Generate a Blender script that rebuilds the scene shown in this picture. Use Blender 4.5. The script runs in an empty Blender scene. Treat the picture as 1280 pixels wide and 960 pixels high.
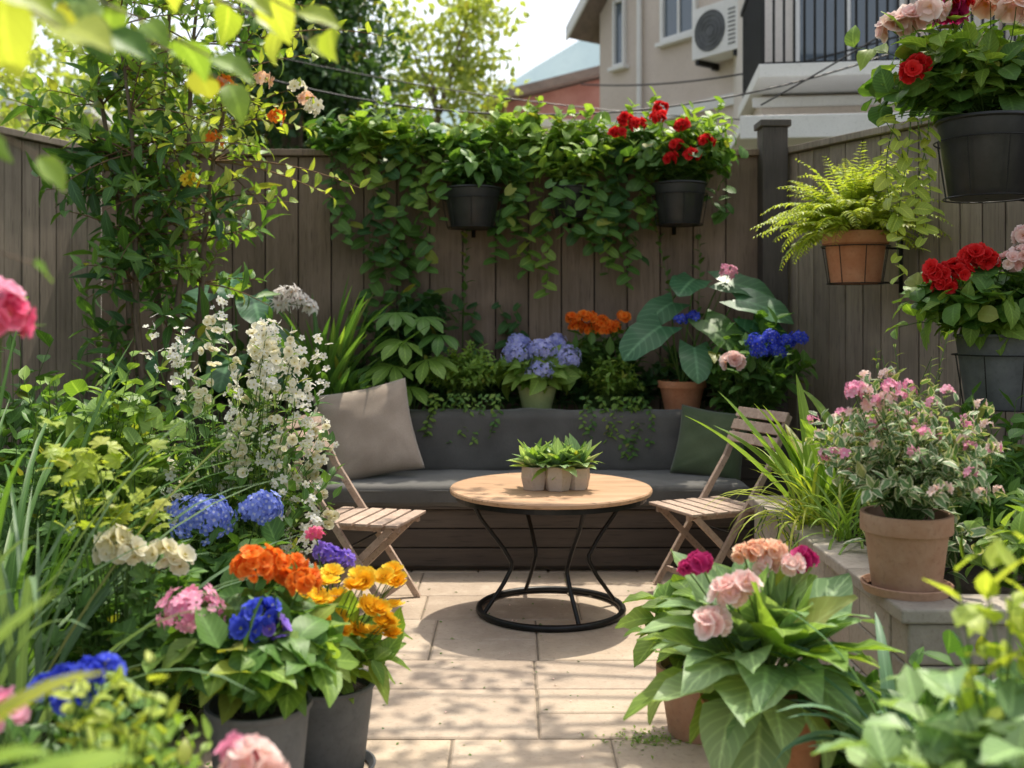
import bpy, bmesh, math, random
import numpy as np
from mathutils import Vector, Matrix
rng=np.random.default_rng(11); random.seed(5)
A_=lambda *a: np.array(a,dtype=float)
U=lambda a,b,*s: rng.uniform(a,b,*s)
def nrm(v):
    v=np.asarray(v,float); return v/np.maximum(np.linalg.norm(v,axis=-1,keepdims=True),1e-9)

# ---------------------------------------------------------------- mesh builder
class MB:
    def __init__(s): s.V=[];s.F=[];s.M=[];s.A=[];s.n=0;s.mats=[]
    def mi(s,m):
        if m not in s.mats: s.mats.append(m)
        return s.mats.index(m)
    def add(s,V,F,mat,A=None):
        V=np.asarray(V,float).reshape(-1,3);F=np.asarray(F,int).reshape(-1,4)
        if A is None:
            A=np.zeros((len(V),3));A[:,0]=rng.random()
        s.V.append(V);s.F.append(F+s.n);s.M.append(np.full(len(F),s.mi(mat)));s.A.append(A);s.n+=len(V)
    def build(s,name,smooth=True,bevel=0,weld=False,parent=None,loc=None,rot=0):
        V=np.concatenate(s.V);F=np.concatenate(s.F);M=np.concatenate(s.M);A=np.concatenate(s.A)
        me=bpy.data.meshes.new(name)
        me.vertices.add(len(V));me.vertices.foreach_set('co',V.astype(np.float32).ravel())
        me.loops.add(len(F)*4);me.loops.foreach_set('vertex_index',F.astype(np.int32).ravel())
        me.polygons.add(len(F));me.polygons.foreach_set('loop_start',np.arange(0,len(F)*4,4,dtype=np.int32))
        for m in s.mats: me.materials.append(m)
        me.polygons.foreach_set('material_index',M.astype(np.int32))
        me.polygons.foreach_set('use_smooth',np.full(len(F),bool(smooth)))
        at=me.attributes.new('lf','FLOAT_VECTOR','POINT');at.data.foreach_set('vector',A.astype(np.float32).ravel())
        me.update(calc_edges=True)
        if weld:
            bm=bmesh.new();bm.from_mesh(me);bmesh.ops.remove_doubles(bm,verts=bm.verts,dist=1e-4);bm.to_mesh(me);bm.free()
        o=bpy.data.objects.new(name,me);bpy.context.scene.collection.objects.link(o)
        if loc is not None:o.location=loc
        o.rotation_euler[2]=rot
        if bevel:
            b=o.modifiers.new('bevel','BEVEL');b.width=bevel;b.segments=2;b.limit_method='ANGLE'
        if parent: o.parent=parent
        return o
def empty(name,loc=(0,0,0),rot=0):
    e=bpy.data.objects.new(name,None);bpy.context.scene.collection.objects.link(e);e.location=loc;e.rotation_euler[2]=rot;e.empty_display_size=.1
    return e
def group(name,base,parts):
    e=empty(name,tuple(base))
    for o in parts:
        o.parent=e;o.matrix_parent_inverse=Matrix.Translation(-Vector(tuple(base)))
    return e
BF=[[0,3,2,1],[4,5,6,7],[0,1,5,4],[1,2,6,5],[2,3,7,6],[3,0,4,7]]
def box(mb,lo,hi,mat,rnd=None):
    x0,y0,z0=lo;x1,y1,z1=hi
    A=np.zeros((8,3));A[:,0]=rng.random() if rnd is None else rnd
    mb.add([[x0,y0,z0],[x1,y0,z0],[x1,y1,z0],[x0,y1,z0],[x0,y0,z1],[x1,y0,z1],[x1,y1,z1],[x0,y1,z1]],BF,mat,A)
def beam(mb,p0,p1,w,h,mat,side=(0,1,0)):
    p0=A_(*p0);p1=A_(*p1);d=nrm(p1-p0);s=A_(*side);s=nrm(s-d*np.dot(s,d));u=np.cross(d,s)
    V=[p+s*a*w/2+u*b*h/2 for p in (p0,p1) for a,b in ((-1,-1),(1,-1),(1,1),(-1,1))]
    mb.add(V,BF,mat)
def tube(mb,P,r0,r1,mat,k=5,closed=False):
    P=np.asarray(P,float);n=len(P)
    if closed: T=np.roll(P,-1,0)-np.roll(P,1,0)
    else: T=np.gradient(P,axis=0)
    T=nrm(T);ref=A_(0,0,1) if abs(T[:,2]).mean()<.8 else A_(1,0,0)
    s=nrm(np.cross(T,ref));u=np.cross(s,T)
    a=np.arange(k)*2*math.pi/k;r=np.linspace(r0,r1,n)[:,None,None]
    V=P[:,None]+r*(np.cos(a)[None,:,None]*s[:,None]+np.sin(a)[None,:,None]*u[:,None])
    F=[];m=n if closed else n-1
    for i in range(m):
        for j in range(k):
            i2=(i+1)%n;F.append([i*k+j,i*k+(j+1)%k,i2*k+(j+1)%k,i2*k+j])
    mb.add(V.reshape(-1,3),F,mat)
def lathe(mb,prof,c,mat,k=40,ph=0):
    a=np.arange(k)*2*math.pi/k+ph;V=[];n=len(prof)
    for r,z in prof:
        V+= [[c[0]+r*math.cos(t),c[1]+r*math.sin(t),c[2]+z] for t in a]
    F=[[i*k+j,i*k+(j+1)%k,(i+1)*k+(j+1)%k,(i+1)*k+j] for i in range(n-1) for j in range(k)]
    mb.add(V,F,mat)
def rbox(mb,c,h,r,mat,res=.05,puff=0.0,wob=.003):
    ax=[]
    for q in range(3):
        k=max(2,int((2*h[q]-2*r)/res)+1)
        ax.append(np.concatenate([np.linspace(-h[q],-h[q]+r,6)[:-1],np.linspace(-h[q]+r,h[q]-r,k),np.linspace(h[q]-r,h[q],6)[1:]]))
    h=A_(*h)
    for q in range(3):
        for sgn in (-1,1):
            a,b=[i for i in range(3) if i!=q]
            Aa,Bb=np.meshgrid(ax[a],ax[b],indexing='ij');P=np.zeros(Aa.shape+(3,));P[...,a]=Aa;P[...,b]=Bb;P[...,q]=sgn*h[q]
            inn=np.clip(P,-(h-r),h-r);d=P-inn;P=inn+r*nrm(d)
            P[...,2]+=np.sign(P[...,2])*puff*np.cos(P[...,0]/h[0]*1.5)*np.cos(P[...,1]/h[1]*1.4)
            w=wob*(np.sin(P[...,0]*13+P[...,1]*5)+np.sin(P[...,0]*31+P[...,2]*17+2)*.6+np.sin(P[...,1]*23+P[...,0]*9))
            P=P+w[...,None]*nrm(P/h)
            na,nb=Aa.shape;I=np.arange(na*nb).reshape(na,nb)
            F=np.stack([I[:-1,:-1],I[1:,:-1],I[1:,1:],I[:-1,1:]],-1).reshape(-1,4)
            if (sgn>0)==(q==1): F=F[:,::-1]
            mb.add(P.reshape(-1,3)+A_(*c),F,mat)

# ---------------------------------------------------------------- materials
def newmat(name):
    m=bpy.data.materials.new(name);m.use_nodes=True;nt=m.node_tree
    return m,nt,nt.nodes['Principled BSDF'],nt.nodes['Material Output']
def N(nt,t,**k):
    n=nt.nodes.new(t)
    for a,b in k.items(): setattr(n,a,b)
    return n
def math_(nt,op,a,b=None,clamp=False):
    n=N(nt,'ShaderNodeMath',operation=op,use_clamp=clamp)
    for i,v in enumerate((a,b)):
        if v is None: continue
        if isinstance(v,(int,float)): n.inputs[i].default_value=v
        else: nt.links.new(v,n.inputs[i])
    return n.outputs[0]
def mix(nt,f,a,b,bt='MIX'):
    n=N(nt,'ShaderNodeMix',data_type='RGBA',blend_type=bt)
    for i,v in ((0,f),(6,a),(7,b)):
        if isinstance(v,(int,float)): n.inputs[i].default_value=v
        elif isinstance(v,tuple): n.inputs[i].default_value=(*v[:3],1)
        else: nt.links.new(v,n.inputs[i])
    return n.outputs[2]
def noise(nt,scale,detail=4,vec=None,rough=.5,dist=0):
    n=N(nt,'ShaderNodeTexNoise');n.inputs['Scale'].default_value=scale;n.inputs['Detail'].default_value=detail;n.inputs['Roughness'].default_value=rough;n.inputs['Distortion'].default_value=dist
    if vec is not None: nt.links.new(vec,n.inputs['Vector'])
    return n.outputs['Fac']
def remap(nt,v,a,b,c=0,d=1):
    n=N(nt,'ShaderNodeMapRange');nt.links.new(v,n.inputs[0])
    for i,x in enumerate((a,b,c,d)): n.inputs[i+1].default_value=x
    return n.outputs[0]
def pos(nt,scale=(1,1,1),off=None):
    v=N(nt,'ShaderNodeNewGeometry').outputs['Position']
    if off is not None:
        a=N(nt,'ShaderNodeVectorMath',operation='ADD');nt.links.new(v,a.inputs[0]);nt.links.new(off,a.inputs[1]);v=a.outputs[0]
    m=N(nt,'ShaderNodeVectorMath',operation='MULTIPLY');nt.links.new(v,m.inputs[0]);m.inputs[1].default_value=scale
    return m.outputs[0]
def lfattr(nt):
    a=N(nt,'ShaderNodeAttribute',attribute_name='lf');s=N(nt,'ShaderNodeSeparateXYZ');nt.links.new(a.outputs['Vector'],s.inputs[0])
    return s.outputs
def bump(nt,h,st,dist,b):
    n=N(nt,'ShaderNodeBump');n.inputs['Strength'].default_value=st;n.inputs['Distance'].default_value=dist
    nt.links.new(h,n.inputs['Height']);nt.links.new(n.outputs[0],b.inputs['Normal'])
def thin(nt,b,o,c,tc,tr,spec,rough):
    nt.links.new(c,b.inputs['Base Color']);b.inputs['Roughness'].default_value=rough;b.inputs['Specular IOR Level'].default_value=spec
    t=N(nt,'ShaderNodeBsdfTranslucent');nt.links.new(tc,t.inputs[0])
    x=N(nt,'ShaderNodeMixShader');x.inputs[0].default_value=tr;nt.links.new(b.outputs[0],x.inputs[1]);nt.links.new(t.outputs[0],x.inputs[2])
    nt.links.new(x.outputs[0],o.inputs[0])
def leafmat(name,c1,c2,tr=.35,rough=.45,edge=None,vein=.35,tint=(1.38,1.33,.5),fine=True):
    m,nt,b,o=newmat(name);r,ac,al=lfattr(nt)
    c=mix(nt,r,c1,c2)
    if edge:
        e=noise(nt,60,1,pos(nt));f=remap(nt,math_(nt,'ADD',ac,math_(nt,'MULTIPLY',e,.6)),.85,1.05)
        c=mix(nt,f,c,edge)
    if fine:
        rib=remap(nt,ac,0.02,.14,vein,0)
        sv=math_(nt,'SINE',math_(nt,'MULTIPLY',math_(nt,'SUBTRACT',al,math_(nt,'MULTIPLY',ac,.3)),46))
        rib=math_(nt,'ADD',rib,remap(nt,sv,.5,1,0,vein*.45))
        c=mix(nt,rib,c,tuple(min(1,x*2.0+.03) for x in c2))
    c=mix(nt,remap(nt,r,.955,.985,0,.55),c,(.36,.3,.05))
    thin(nt,b,o,c,mix(nt,1.0,c,tint,'MULTIPLY'),tr,.35,rough)
    return m
def petmat(name,c1,c2,cen=None,tr=.4,cr=.25):
    m,nt,b,o=newmat(name);r,ac,al=lfattr(nt)
    c=mix(nt,r,c1,c2)
    if cen: c=mix(nt,remap(nt,al,cr*.5,cr,1,0),c,cen)
    c=mix(nt,remap(nt,al,.7,1,0,.45),c,tuple(min(1,x*1.4+.06) for x in c2))
    thin(nt,b,o,c,c,tr,.2,.6)
    return m
def woodmat(name,c1,c2,sc=(30,30,1.6),rough=.75,var=.35,bs=.4):
    m,nt,b,o=newmat(name);r,_,_=lfattr(nt)
    cx=N(nt,'ShaderNodeCombineXYZ');
    for i in range(3): nt.links.new(math_(nt,'MULTIPLY',r,17.0),cx.inputs[i])
    p=pos(nt,sc,off=cx.outputs[0]);n1=noise(nt,1,4,p,.6,.6);n2=noise(nt,4,2,p)
    c=mix(nt,remap(nt,n1,.3,.7),c1,c2);c=mix(nt,math_(nt,'MULTIPLY',r,var),c,tuple(x*.5 for x in c1))
    blot=noise(nt,2.2,3,pos(nt));c=mix(nt,remap(nt,blot,.45,.75,0,.35),c,tuple(min(1,x*1.5) for x in c2))
    c=mix(nt,remap(nt,n2,.58,.72,0,.6),c,tuple(x*.3 for x in c1))
    nt.links.new(c,b.inputs['Base Color']);b.inputs['Roughness'].default_value=rough
    bump(nt,n1,bs,.004,b)
    return m
def plainmat(name,c1,c2,ns=8,rough=.8,bs=.3,bscale=60,met=0,bd=.003):
    m,nt,b,o=newmat(name);p=pos(nt)
    n1=noise(nt,ns,4,p,.6);n2=noise(nt,bscale,3,p)
    c=mix(nt,remap(nt,n1,.3,.7),c1,c2);c=mix(nt,remap(nt,n2,.55,.7,0,.25),c,tuple(x*.5 for x in c1))
    nt.links.new(c,b.inputs['Base Color']);b.inputs['Roughness'].default_value=rough;b.inputs['Metallic'].default_value=met
    bump(nt,n2,bs,bd,b)
    return m
def simple(name,c,rough=.6):
    m,nt,b,o=newmat(name);r,_,_=lfattr(nt);nt.nodes.remove(b);d=N(nt,'ShaderNodeBsdfDiffuse')
    nt.links.new(mix(nt,r,tuple(x*.75 for x in c),tuple(x*1.25 for x in c)),d.inputs[0]);nt.links.new(d.outputs[0],o.inputs[0]);return m
def fabric(name,c1,c2):
    m,nt,b,o=newmat(name);p=pos(nt)
    w1=N(nt,'ShaderNodeTexWave',bands_direction='X');w1.inputs['Scale'].default_value=130;w2=N(nt,'ShaderNodeTexWave',bands_direction='Z');w2.inputs['Scale'].default_value=130
    nt.links.new(p,w1.inputs[0]);nt.links.new(p,w2.inputs[0]);h=math_(nt,'ADD',w1.outputs['Fac'],w2.outputs['Fac'])
    n1=noise(nt,5,4,p);n2=noise(nt,220,2,p)
    c=mix(nt,remap(nt,n1,.3,.7),c1,c2);c=mix(nt,remap(nt,n2,.4,.7,0,.35),c,tuple(x*.6 for x in c1))
    nt.links.new(c,b.inputs['Base Color']);b.inputs['Roughness'].default_value=.9;b.inputs['Sheen Weight'].default_value=.25;b.inputs['Specular IOR Level'].default_value=.2
    bump(nt,h,.25,.0012,b)
    return m
def stone(name,cols,bs=.5,rough=.8,dk=(.20,.155,.12),lt=(.52,.44,.35)):
    m,nt,b,o=newmat(name);r,_,_=lfattr(nt);p=pos(nt)
    cr=N(nt,'ShaderNodeValToRGB');nt.links.new(r,cr.inputs[0]);e=cr.color_ramp
    e.elements[0].color=(*cols[0],1);e.elements[1].color=(*cols[-1],1)
    for i,c in enumerate(cols[1:-1]): 
        x=e.elements.new((i+1)/(len(cols)-1));x.color=(*c,1)
    n1=noise(nt,2.3,5,p,.65,.5);n2=noise(nt,45,4,p,.6);n3=noise(nt,9,4,p,.6)
    c=mix(nt,remap(nt,n1,.38,.68,0,.6),cr.outputs[0],dk)
    c=mix(nt,remap(nt,n3,.5,.75,0,.4),c,lt)
    c=mix(nt,remap(nt,n2,.55,.72,0,.45),c,tuple(x*.75 for x in dk))
    nt.links.new(c,b.inputs['Base Color']);b.inputs['Roughness'].default_value=rough
    bump(nt,math_(nt,'ADD',n2,n3),bs,.004,b)
    return m

G_dark=leafmat('leaf_dark',(.03,.085,.03),(.07,.16,.047),.3)
G_mid=leafmat('leaf_mid',(.06,.15,.033),(.125,.245,.052),.38)
G_light=leafmat('leaf_light',(.145,.27,.045),(.265,.395,.08),.45)
G_lime=leafmat('leaf_lime',(.28,.39,.055),(.44,.51,.10),.48)
G_blue=leafmat('leaf_blue',(.07,.16,.09),(.14,.25,.14),.25,.5)
G_ear=leafmat('leaf_ear',(.045,.14,.065),(.1,.22,.11),.3,.35,vein=.5)
G_hosta=leafmat('leaf_hosta',(.18,.31,.13),(.31,.44,.21),.38,.42,vein=.45)
G_vari=leafmat('leaf_variegated',(.08,.17,.06),(.15,.25,.10),.3,.5,edge=(.58,.58,.42))
G_grass=leafmat('leaf_grass',(.09,.17,.08),(.19,.28,.14),.3,.5,vein=.2)
G_tree1=leafmat('leaf_tree_dark',(.035,.09,.033),(.08,.16,.05),.3,fine=False)
G_tree2=leafmat('leaf_tree_light',(.22,.3,.07),(.4,.46,.14),.5,fine=False)
stemG=simple('stem_green',(.1,.17,.05))
stemB=simple('stem_brown',(.17,.11,.07))
P_white=petmat('petal_white',(.8,.77,.66),(.86,.84,.76),(.6,.55,.2))
P_lily=petmat('petal_lily',(.84,.78,.76),(.88,.84,.82),(.8,.6,.4),cr=.2)
P_cream=petmat('petal_cream',(.82,.76,.5),(.86,.82,.66),(.6,.5,.12))
P_pink=petmat('petal_pink',(.72,.22,.38),(.82,.42,.54),(.8,.6,.62))
P_pale=petmat('petal_pale_pink',(.86,.54,.5),(.9,.72,.66),(.85,.55,.35))
P_hot=petmat('petal_hot_pink',(.75,.06,.2),(.85,.2,.32),(.75,.3,.2))
P_mag=petmat('petal_magenta',(.45,.012,.12),(.58,.04,.2),(.25,.0,.05))
P_red=petmat('petal_red',(.6,.008,.012),(.78,.03,.03),(.35,.0,.0))
P_orange=petmat('petal_orange',(.82,.16,.012),(.88,.27,.03),(.65,.1,.0))
P_yellow=petmat('petal_yellow',(.92,.52,.015),(.93,.66,.05),(.45,.12,.0),cr=.3)
P_peach=petmat('petal_peach',(.85,.45,.3),(.9,.62,.45),(.85,.45,.12))
P_blue=petmat('petal_blue',(.14,.2,.62),(.26,.33,.78),(.65,.68,.8),cr=.35)
P_royal=petmat('petal_royal_blue',(.03,.05,.5),(.07,.11,.68),(.5,.5,.1),cr=.2)
P_lav=petmat('petal_lavender',(.33,.36,.78),(.5,.5,.86),(.6,.65,.75))
P_purple=petmat('petal_purple',(.2,.12,.58),(.35,.22,.72),(.7,.5,.1),cr=.2)
M_fence=woodmat('fence_wood',(.17,.117,.082),(.28,.2,.15),var=.6)
M_post=woodmat('post_wood',(.06,.05,.045),(.1,.085,.075))
M_fside=woodmat('side_fence_wood',(.21,.165,.13),(.34,.28,.225),var=.55)
M_bench=woodmat('bench_wood',(.06,.045,.036),(.10,.077,.06),(1.6,30,30))
M_table=woodmat('table_wood',(.40,.23,.125),(.58,.37,.225),(1.6,22,22),.45,.1,.15)
M_chair=woodmat('chair_wood',(.36,.25,.19),(.52,.395,.31),(20,20,20),.6)
M_metal=plainmat('black_metal',(.014,.014,.015),(.03,.03,.03),10,.4,.1,met=.6)
M_black=plainmat('black_plastic',(.015,.016,.017),(.03,.03,.032),12,.45,.15)
M_grey=plainmat('grey_pot',(.085,.09,.095),(.14,.145,.15),9,.7,.3)
M_terra=plainmat('terracotta',(.47,.18,.085),(.58,.28,.16),7,.85,.35)
M_terra2=plainmat('old_terracotta',(.38,.2,.12),(.5,.32,.22),7,.9,.5)
M_gpot=plainmat('green_glazed_pot',(.32,.4,.17),(.44,.5,.26),6,.4,.1)
M_conc=plainmat('concrete_pot',(.45,.35,.28),(.55,.45,.37),8,.9,.3)
M_soil=plainmat('soil',(.03,.02,.013),(.07,.048,.03),12,.95,1,80,bd=.02)
M_cush=fabric('cushion_grey',(.094,.09,.084),(.14,.134,.126))
M_pilA=fabric('pillow_taupe',(.31,.245,.195),(.41,.335,.275))
M_pilB=fabric('pillow_green',(.07,.10,.05),(.11,.14,.075))
M_pave=stone('paving_stone',[(.42,.325,.24),(.50,.40,.30),(.38,.30,.235),(.52,.41,.30),(.46,.37,.29),(.44,.35,.27)],dk=(.31,.235,.175),lt=(.58,.49,.39))
M_mort=plainmat('mortar',(.16,.13,.09),(.25,.2,.15),10,.95,.6)
M_plst=stone('planter_stone',[(.38,.34,.28),(.46,.40,.34),(.32,.28,.23)],.8)
M_wall=plainmat('stucco',(.60,.51,.44),(.68,.59,.52),1.2,.9,.3,40)
M_wall2=plainmat('pale_stucco',(.68,.62,.56),(.76,.7,.64),1.2,.9,.3,40)
M_trim=plainmat('white_trim',(.74,.73,.70),(.82,.81,.79),3,.6,.1)
M_glass,_nt,_b,_o=newmat('window_glass');_b.inputs['Base Color'].default_value=(.1,.13,.16,1);_b.inputs['Roughness'].default_value=.06;_b.inputs['Specular IOR Level'].default_value=1
M_roof=plainmat('roof_tile',(.18,.14,.12),(.26,.2,.17),6,.85,.6,18)
M_red=plainmat('red_wall',(.36,.15,.12),(.46,.23,.19),3,.85,.4,30)
M_bark=woodmat('bark',(.12,.09,.065),(.23,.17,.125),(25,25,4),.9,.3,.9)
M_hill=plainmat('hazy_hill',(.14,.21,.25),(.19,.26,.29),.03,.95,.2,.5)  # distance haze painted into the blue-grey base colour
M_gnd=plainmat('ground_grass',(.07,.075,.035),(.12,.12,.06),1.5,.95,.6,25)

# ---------------------------------------------------------------- leaf templates
class T: pass
def leafT(W=.5,n=5,prof='ov',curl=.5,fold=.25,wave=0.,m=1,ph=0.,side=0.):
    t=np.linspace(0,1,n+1)
    if prof=='ov': w=np.sin(math.pi*t**.72)
    elif prof=='la': w=np.sin(math.pi*t**.85)**1.1
    elif prof=='ob': w=np.sin(math.pi*t**1.7)**.8
    elif prof=='he': w=(1-t)**.62*(.72+1.15*t)
    elif prof=='ro': w=np.sqrt(np.clip(1-(2*t-1)**2,0,1))**.8
    elif prof=='pe': w=np.sin(math.pi*np.clip(.06+t*.80,0,1)**1.5)
    else: w=(1-t**3)
    w=np.clip(w,0,9)*W/2+.012
    a=curl*t;dy=np.cos(a)/n;dz=-np.sin(a)/n
    y=np.concatenate([[0],np.cumsum((dy[:-1]+dy[1:])/2)]);z=np.concatenate([[0],np.cumsum((dz[:-1]+dz[1:])/2)])
    cols=np.linspace(-1,1,2*m+1);V=[];A=[]
    for i in range(n+1):
        for c in cols:
            yo=0
            if prof=='he': yo=-.22*abs(c)*(1-t[i])**3
            V.append([c*w[i]+side*t[i]**2,y[i]+yo,z[i]+fold*w[i]*abs(c)**1.4+wave*math.sin(t[i]*14+ph+c*2)*abs(c)])
            A.append([0,abs(c),t[i]])
    k=2*m+1;F=[[i*k+j,i*k+j+1,(i+1)*k+j+1,(i+1)*k+j] for i in range(n) for j in range(k-1)]
    o=T();o.V=np.array(V);o.F=np.array(F);o.A=np.array(A);return o
def rotT(t,ax,ang,sc=1,off=(0,0,0)):
    R=np.array(Matrix.Rotation(ang,3,ax));o=T();o.V=(t.V*sc)@R.T+A_(*off);o.F=t.F;o.A=t.A;return o
def joinT(ts):
    o=T();o.V=np.concatenate([t.V for t in ts]);o.A=np.concatenate([t.A for t in ts]);F=[];n=0
    for t in ts:F.append(t.F+n);n+=len(t.V)
    o.F=np.concatenate(F);return o
def floretT(np_=5,W=.8,tilt=.3,n=2):
    p=leafT(W,n,'pe',.5,.1);p.V=p.V*.5
    return joinT([rotT(rotT(p,'X',tilt),'Z',i*2*math.pi/np_+.2) for i in range(np_)])
def doubleT(layers=((7,.15,1),(6,.6,.8),(5,1.0,.6),(4,1.35,.42)),W=.85,wave=.05):
    ts=[]
    for k,(c,ti,s) in enumerate(layers):
        for i in range(c):
            p=leafT(W,3,'pe',-.5,.15,wave,1,i*2.1+k)
            p.V*=.5;q=rotT(rotT(p,'X',ti+U(-.12,.12)),'Z',i*2*math.pi/c+k*.7+U(-.1,.1),s)
            q.A=q.A.copy();q.A[:,2]=q.A[:,2]*s if k>0 else q.A[:,2]
            ts.append(q)
    return joinT(ts)
OV=[leafT(.5,4,'ov',c,f,.012,1,p) for c,f,p in ((.5,.3,0),(.9,.2,1),(.2,.4,2),(-.2,.3,3))]
OVW=[leafT(.62,6,'ov',c,f,.03,2,p) for c,f,p in ((.6,.25,0),(1.1,.15,1),(.2,.35,2))]
OVS=[leafT(.55,3,'ov',c,.25) for c in (.3,.8,-.1)]
LA=[leafT(.27,5,'la',c,f) for c,f in ((.6,.3),(1.1,.3),(.2,.5))]
LAS=[leafT(.26,3,'la',c,.3) for c in (.3,.8)]
HE=[leafT(.85,5,'he',c,f,.02,1,p) for c,f,p in ((.4,.15,0),(.8,.1,1),(.1,.25,2))]
HEB=[leafT(.8,9,'he',c,f,.025,2,p) for c,f,p in ((.5,.12,0),(.9,.08,1),(.3,.2,2))]
RO=[leafT(.95,5,'ro',c,.2,.03,1,p) for c,p in ((.4,0),(.8,2))]
BG=[leafT(.6,2,'ov',.6,.3)]
def lobT():
    b=[rotT(leafT(.5,3,'ob',.4,.2),'Z',a,s) for a,s in ((0,1),(.75,.85),(-.75,.85),(1.5,.6),(-1.5,.6))]
    return joinT(b)
LOB=[lobT(),lobT()]
PALM=[joinT([rotT(leafT(.36,5,'ob',.6+U(0,.4),.25),'Z',a,s) for a,s in ((0,1),(.7,.95),(-.7,.95),(1.4,.75),(-1.4,.75))]) for _ in range(2)]
FL4=[floretT(4,.95,.25),floretT(4,.9,.4)]
FL5=[floretT(5,.8,.3),floretT(5,.8,.55)]
LILY=[joinT([rotT(rotT(leafT(.36,5,'la',c,.3),'X',.75),'Z',i*math.pi/3+.1,.5) for i in range(6)]) for c in (1.3,1.7)]
DBO=[doubleT(((6,.1,1),(5,.45,.8),(4,.9,.5)),1.0,.07) for _ in range(3)]
DBM=[doubleT(((11,.05,1),(10,.3,.82),(8,.6,.62),(6,.95,.42)),.5,.03) for _ in range(3)]
PAN=[doubleT(((5,.1,1),(3,.5,.6)),1.15,.04) for _ in range(2)]
def inst(mb,tp,P,D,Up,sc,mat):
    P=np.asarray(P,float).reshape(-1,3);n=len(P)
    if n==0:return
    D=nrm(np.broadcast_to(D,(n,3)));Up=np.broadcast_to(Up,(n,3)).astype(float)
    X=nrm(np.cross(D,Up)+1e-6);Z=np.cross(X,D);sc=np.broadcast_to(sc,(n,)).astype(float)
    ch=rng.integers(0,len(tp),n);rd=rng.random(n)
    for k,t in enumerate(tp):
        I=np.where(ch==k)[0]
        if len(I)==0:continue
        v=t.V[None];V=P[I,None]+sc[I,None,None]*(v[...,0:1]*X[I,None]+v[...,1:2]*D[I,None]+v[...,2:3]*Z[I,None])
        nv=len(t.V);F=t.F[None]+(np.arange(len(I))*nv)[:,None,None]
        A=np.repeat(t.A[None],len(I),0).copy();A[...,0]=rd[I,None]
        mb.add(V.reshape(-1,3),F.reshape(-1,4),mat,A.reshape(-1,3))
def rsph(n,zmin=-1):
    z=U(zmin,1,n);a=U(0,2*math.pi,n);r=np.sqrt(1-z*z);return np.stack([r*np.cos(a),r*np.sin(a),z],-1)
def bez(p0,p1,p2,t):
    t=np.asarray(t)[:,None];return (1-t)**2*p0+2*t*(1-t)*p1+t*t*p2, nrm(2*(1-t)*(p1-p0)+2*t*(p2-p1))
def leaves_on(mb,p,tan,tp,ls,mat,out=.9,up=.25,fwd=.5):
    n=len(p);ref=A_(.13,.2,1);e1=nrm(np.cross(tan,ref));e2=np.cross(tan,e1)
    a=np.arange(n)*2.4+U(0,6.28);rad=np.cos(a)[:,None]*e1+np.sin(a)[:,None]*e2
    D=tan*fwd+rad*out+A_(0,0,1)*up+rng.normal(0,.15,(n,3))
    Up=A_(0,0,1)+tan*.6+rng.normal(0,.3,(n,3))
    inst(mb,tp,p,D,Up,ls*U(.6,1.1,n),mat)
def shrub(mb,base,cen,rad,ns,tp,ls,lps,mat,smat=None,start=.3,sr=.004,zmin=-.35,bs=.05,up=.25,k=3,shell=.4):
    smat=smat or stemG;base=A_(*base);cen=A_(*cen);rad=A_(*rad) if hasattr(rad,'__len__') else A_(rad,rad,rad)
    u=rsph(ns,zmin);E=cen+u*rad*(rng.random((ns,1))**shell);tips=[]
    for e in E:
        b=base+A_(U(-bs,bs),U(-bs,bs),0);L=np.linalg.norm(e-b)
        c=(b+e)/2+A_(U(-.08,.08)*L,U(-.08,.08)*L,.22*L)
        p,_=bez(b,c,e,np.linspace(0,1,6));tube(mb,p,sr,sr*.4,smat,k)
        p,t=bez(b,c,e,np.linspace(start,1,lps));leaves_on(mb,p,t,tp,ls,mat,up=up)
        tips.append(e)
    return np.array(tips)
def head(mb,c,R,n,tp,s,mat,flat=.85,lo=-.35):
    i=np.arange(n)+.5;z=1-(1-lo)*i/n;a=i*2.39996;r=np.sqrt(np.clip(1-z*z,0,1))
    p=np.stack([r*np.cos(a),r*np.sin(a),z],-1)+rng.normal(0,.1,(n,3))
    P=A_(*c)+p*A_(R,R,R*flat)*U(.78,1.12,(n,1))
    inst(mb,tp,P,np.cross(p,rsph(n)),p+rng.normal(0,.35,(n,3)),s*U(.75,1.2,n),mat)
def stem(mb,a,b,r=.004,mat=None,bend=.1,leaf=None):
    a=A_(*a);b=A_(*b);c=(a+b)/2+A_(U(-bend,bend),U(-bend,bend),bend)*np.linalg.norm(b-a)
    p,t=bez(a,c,b,np.linspace(0,1,8));tube(mb,p,r,r*.6,mat or stemG,5)
    if leaf: 
        tp,ls,n,m=leaf;p,t=bez(a,c,b,np.linspace(.25,.97,n));leaves_on(mb,p,t,tp,ls,m)
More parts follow.
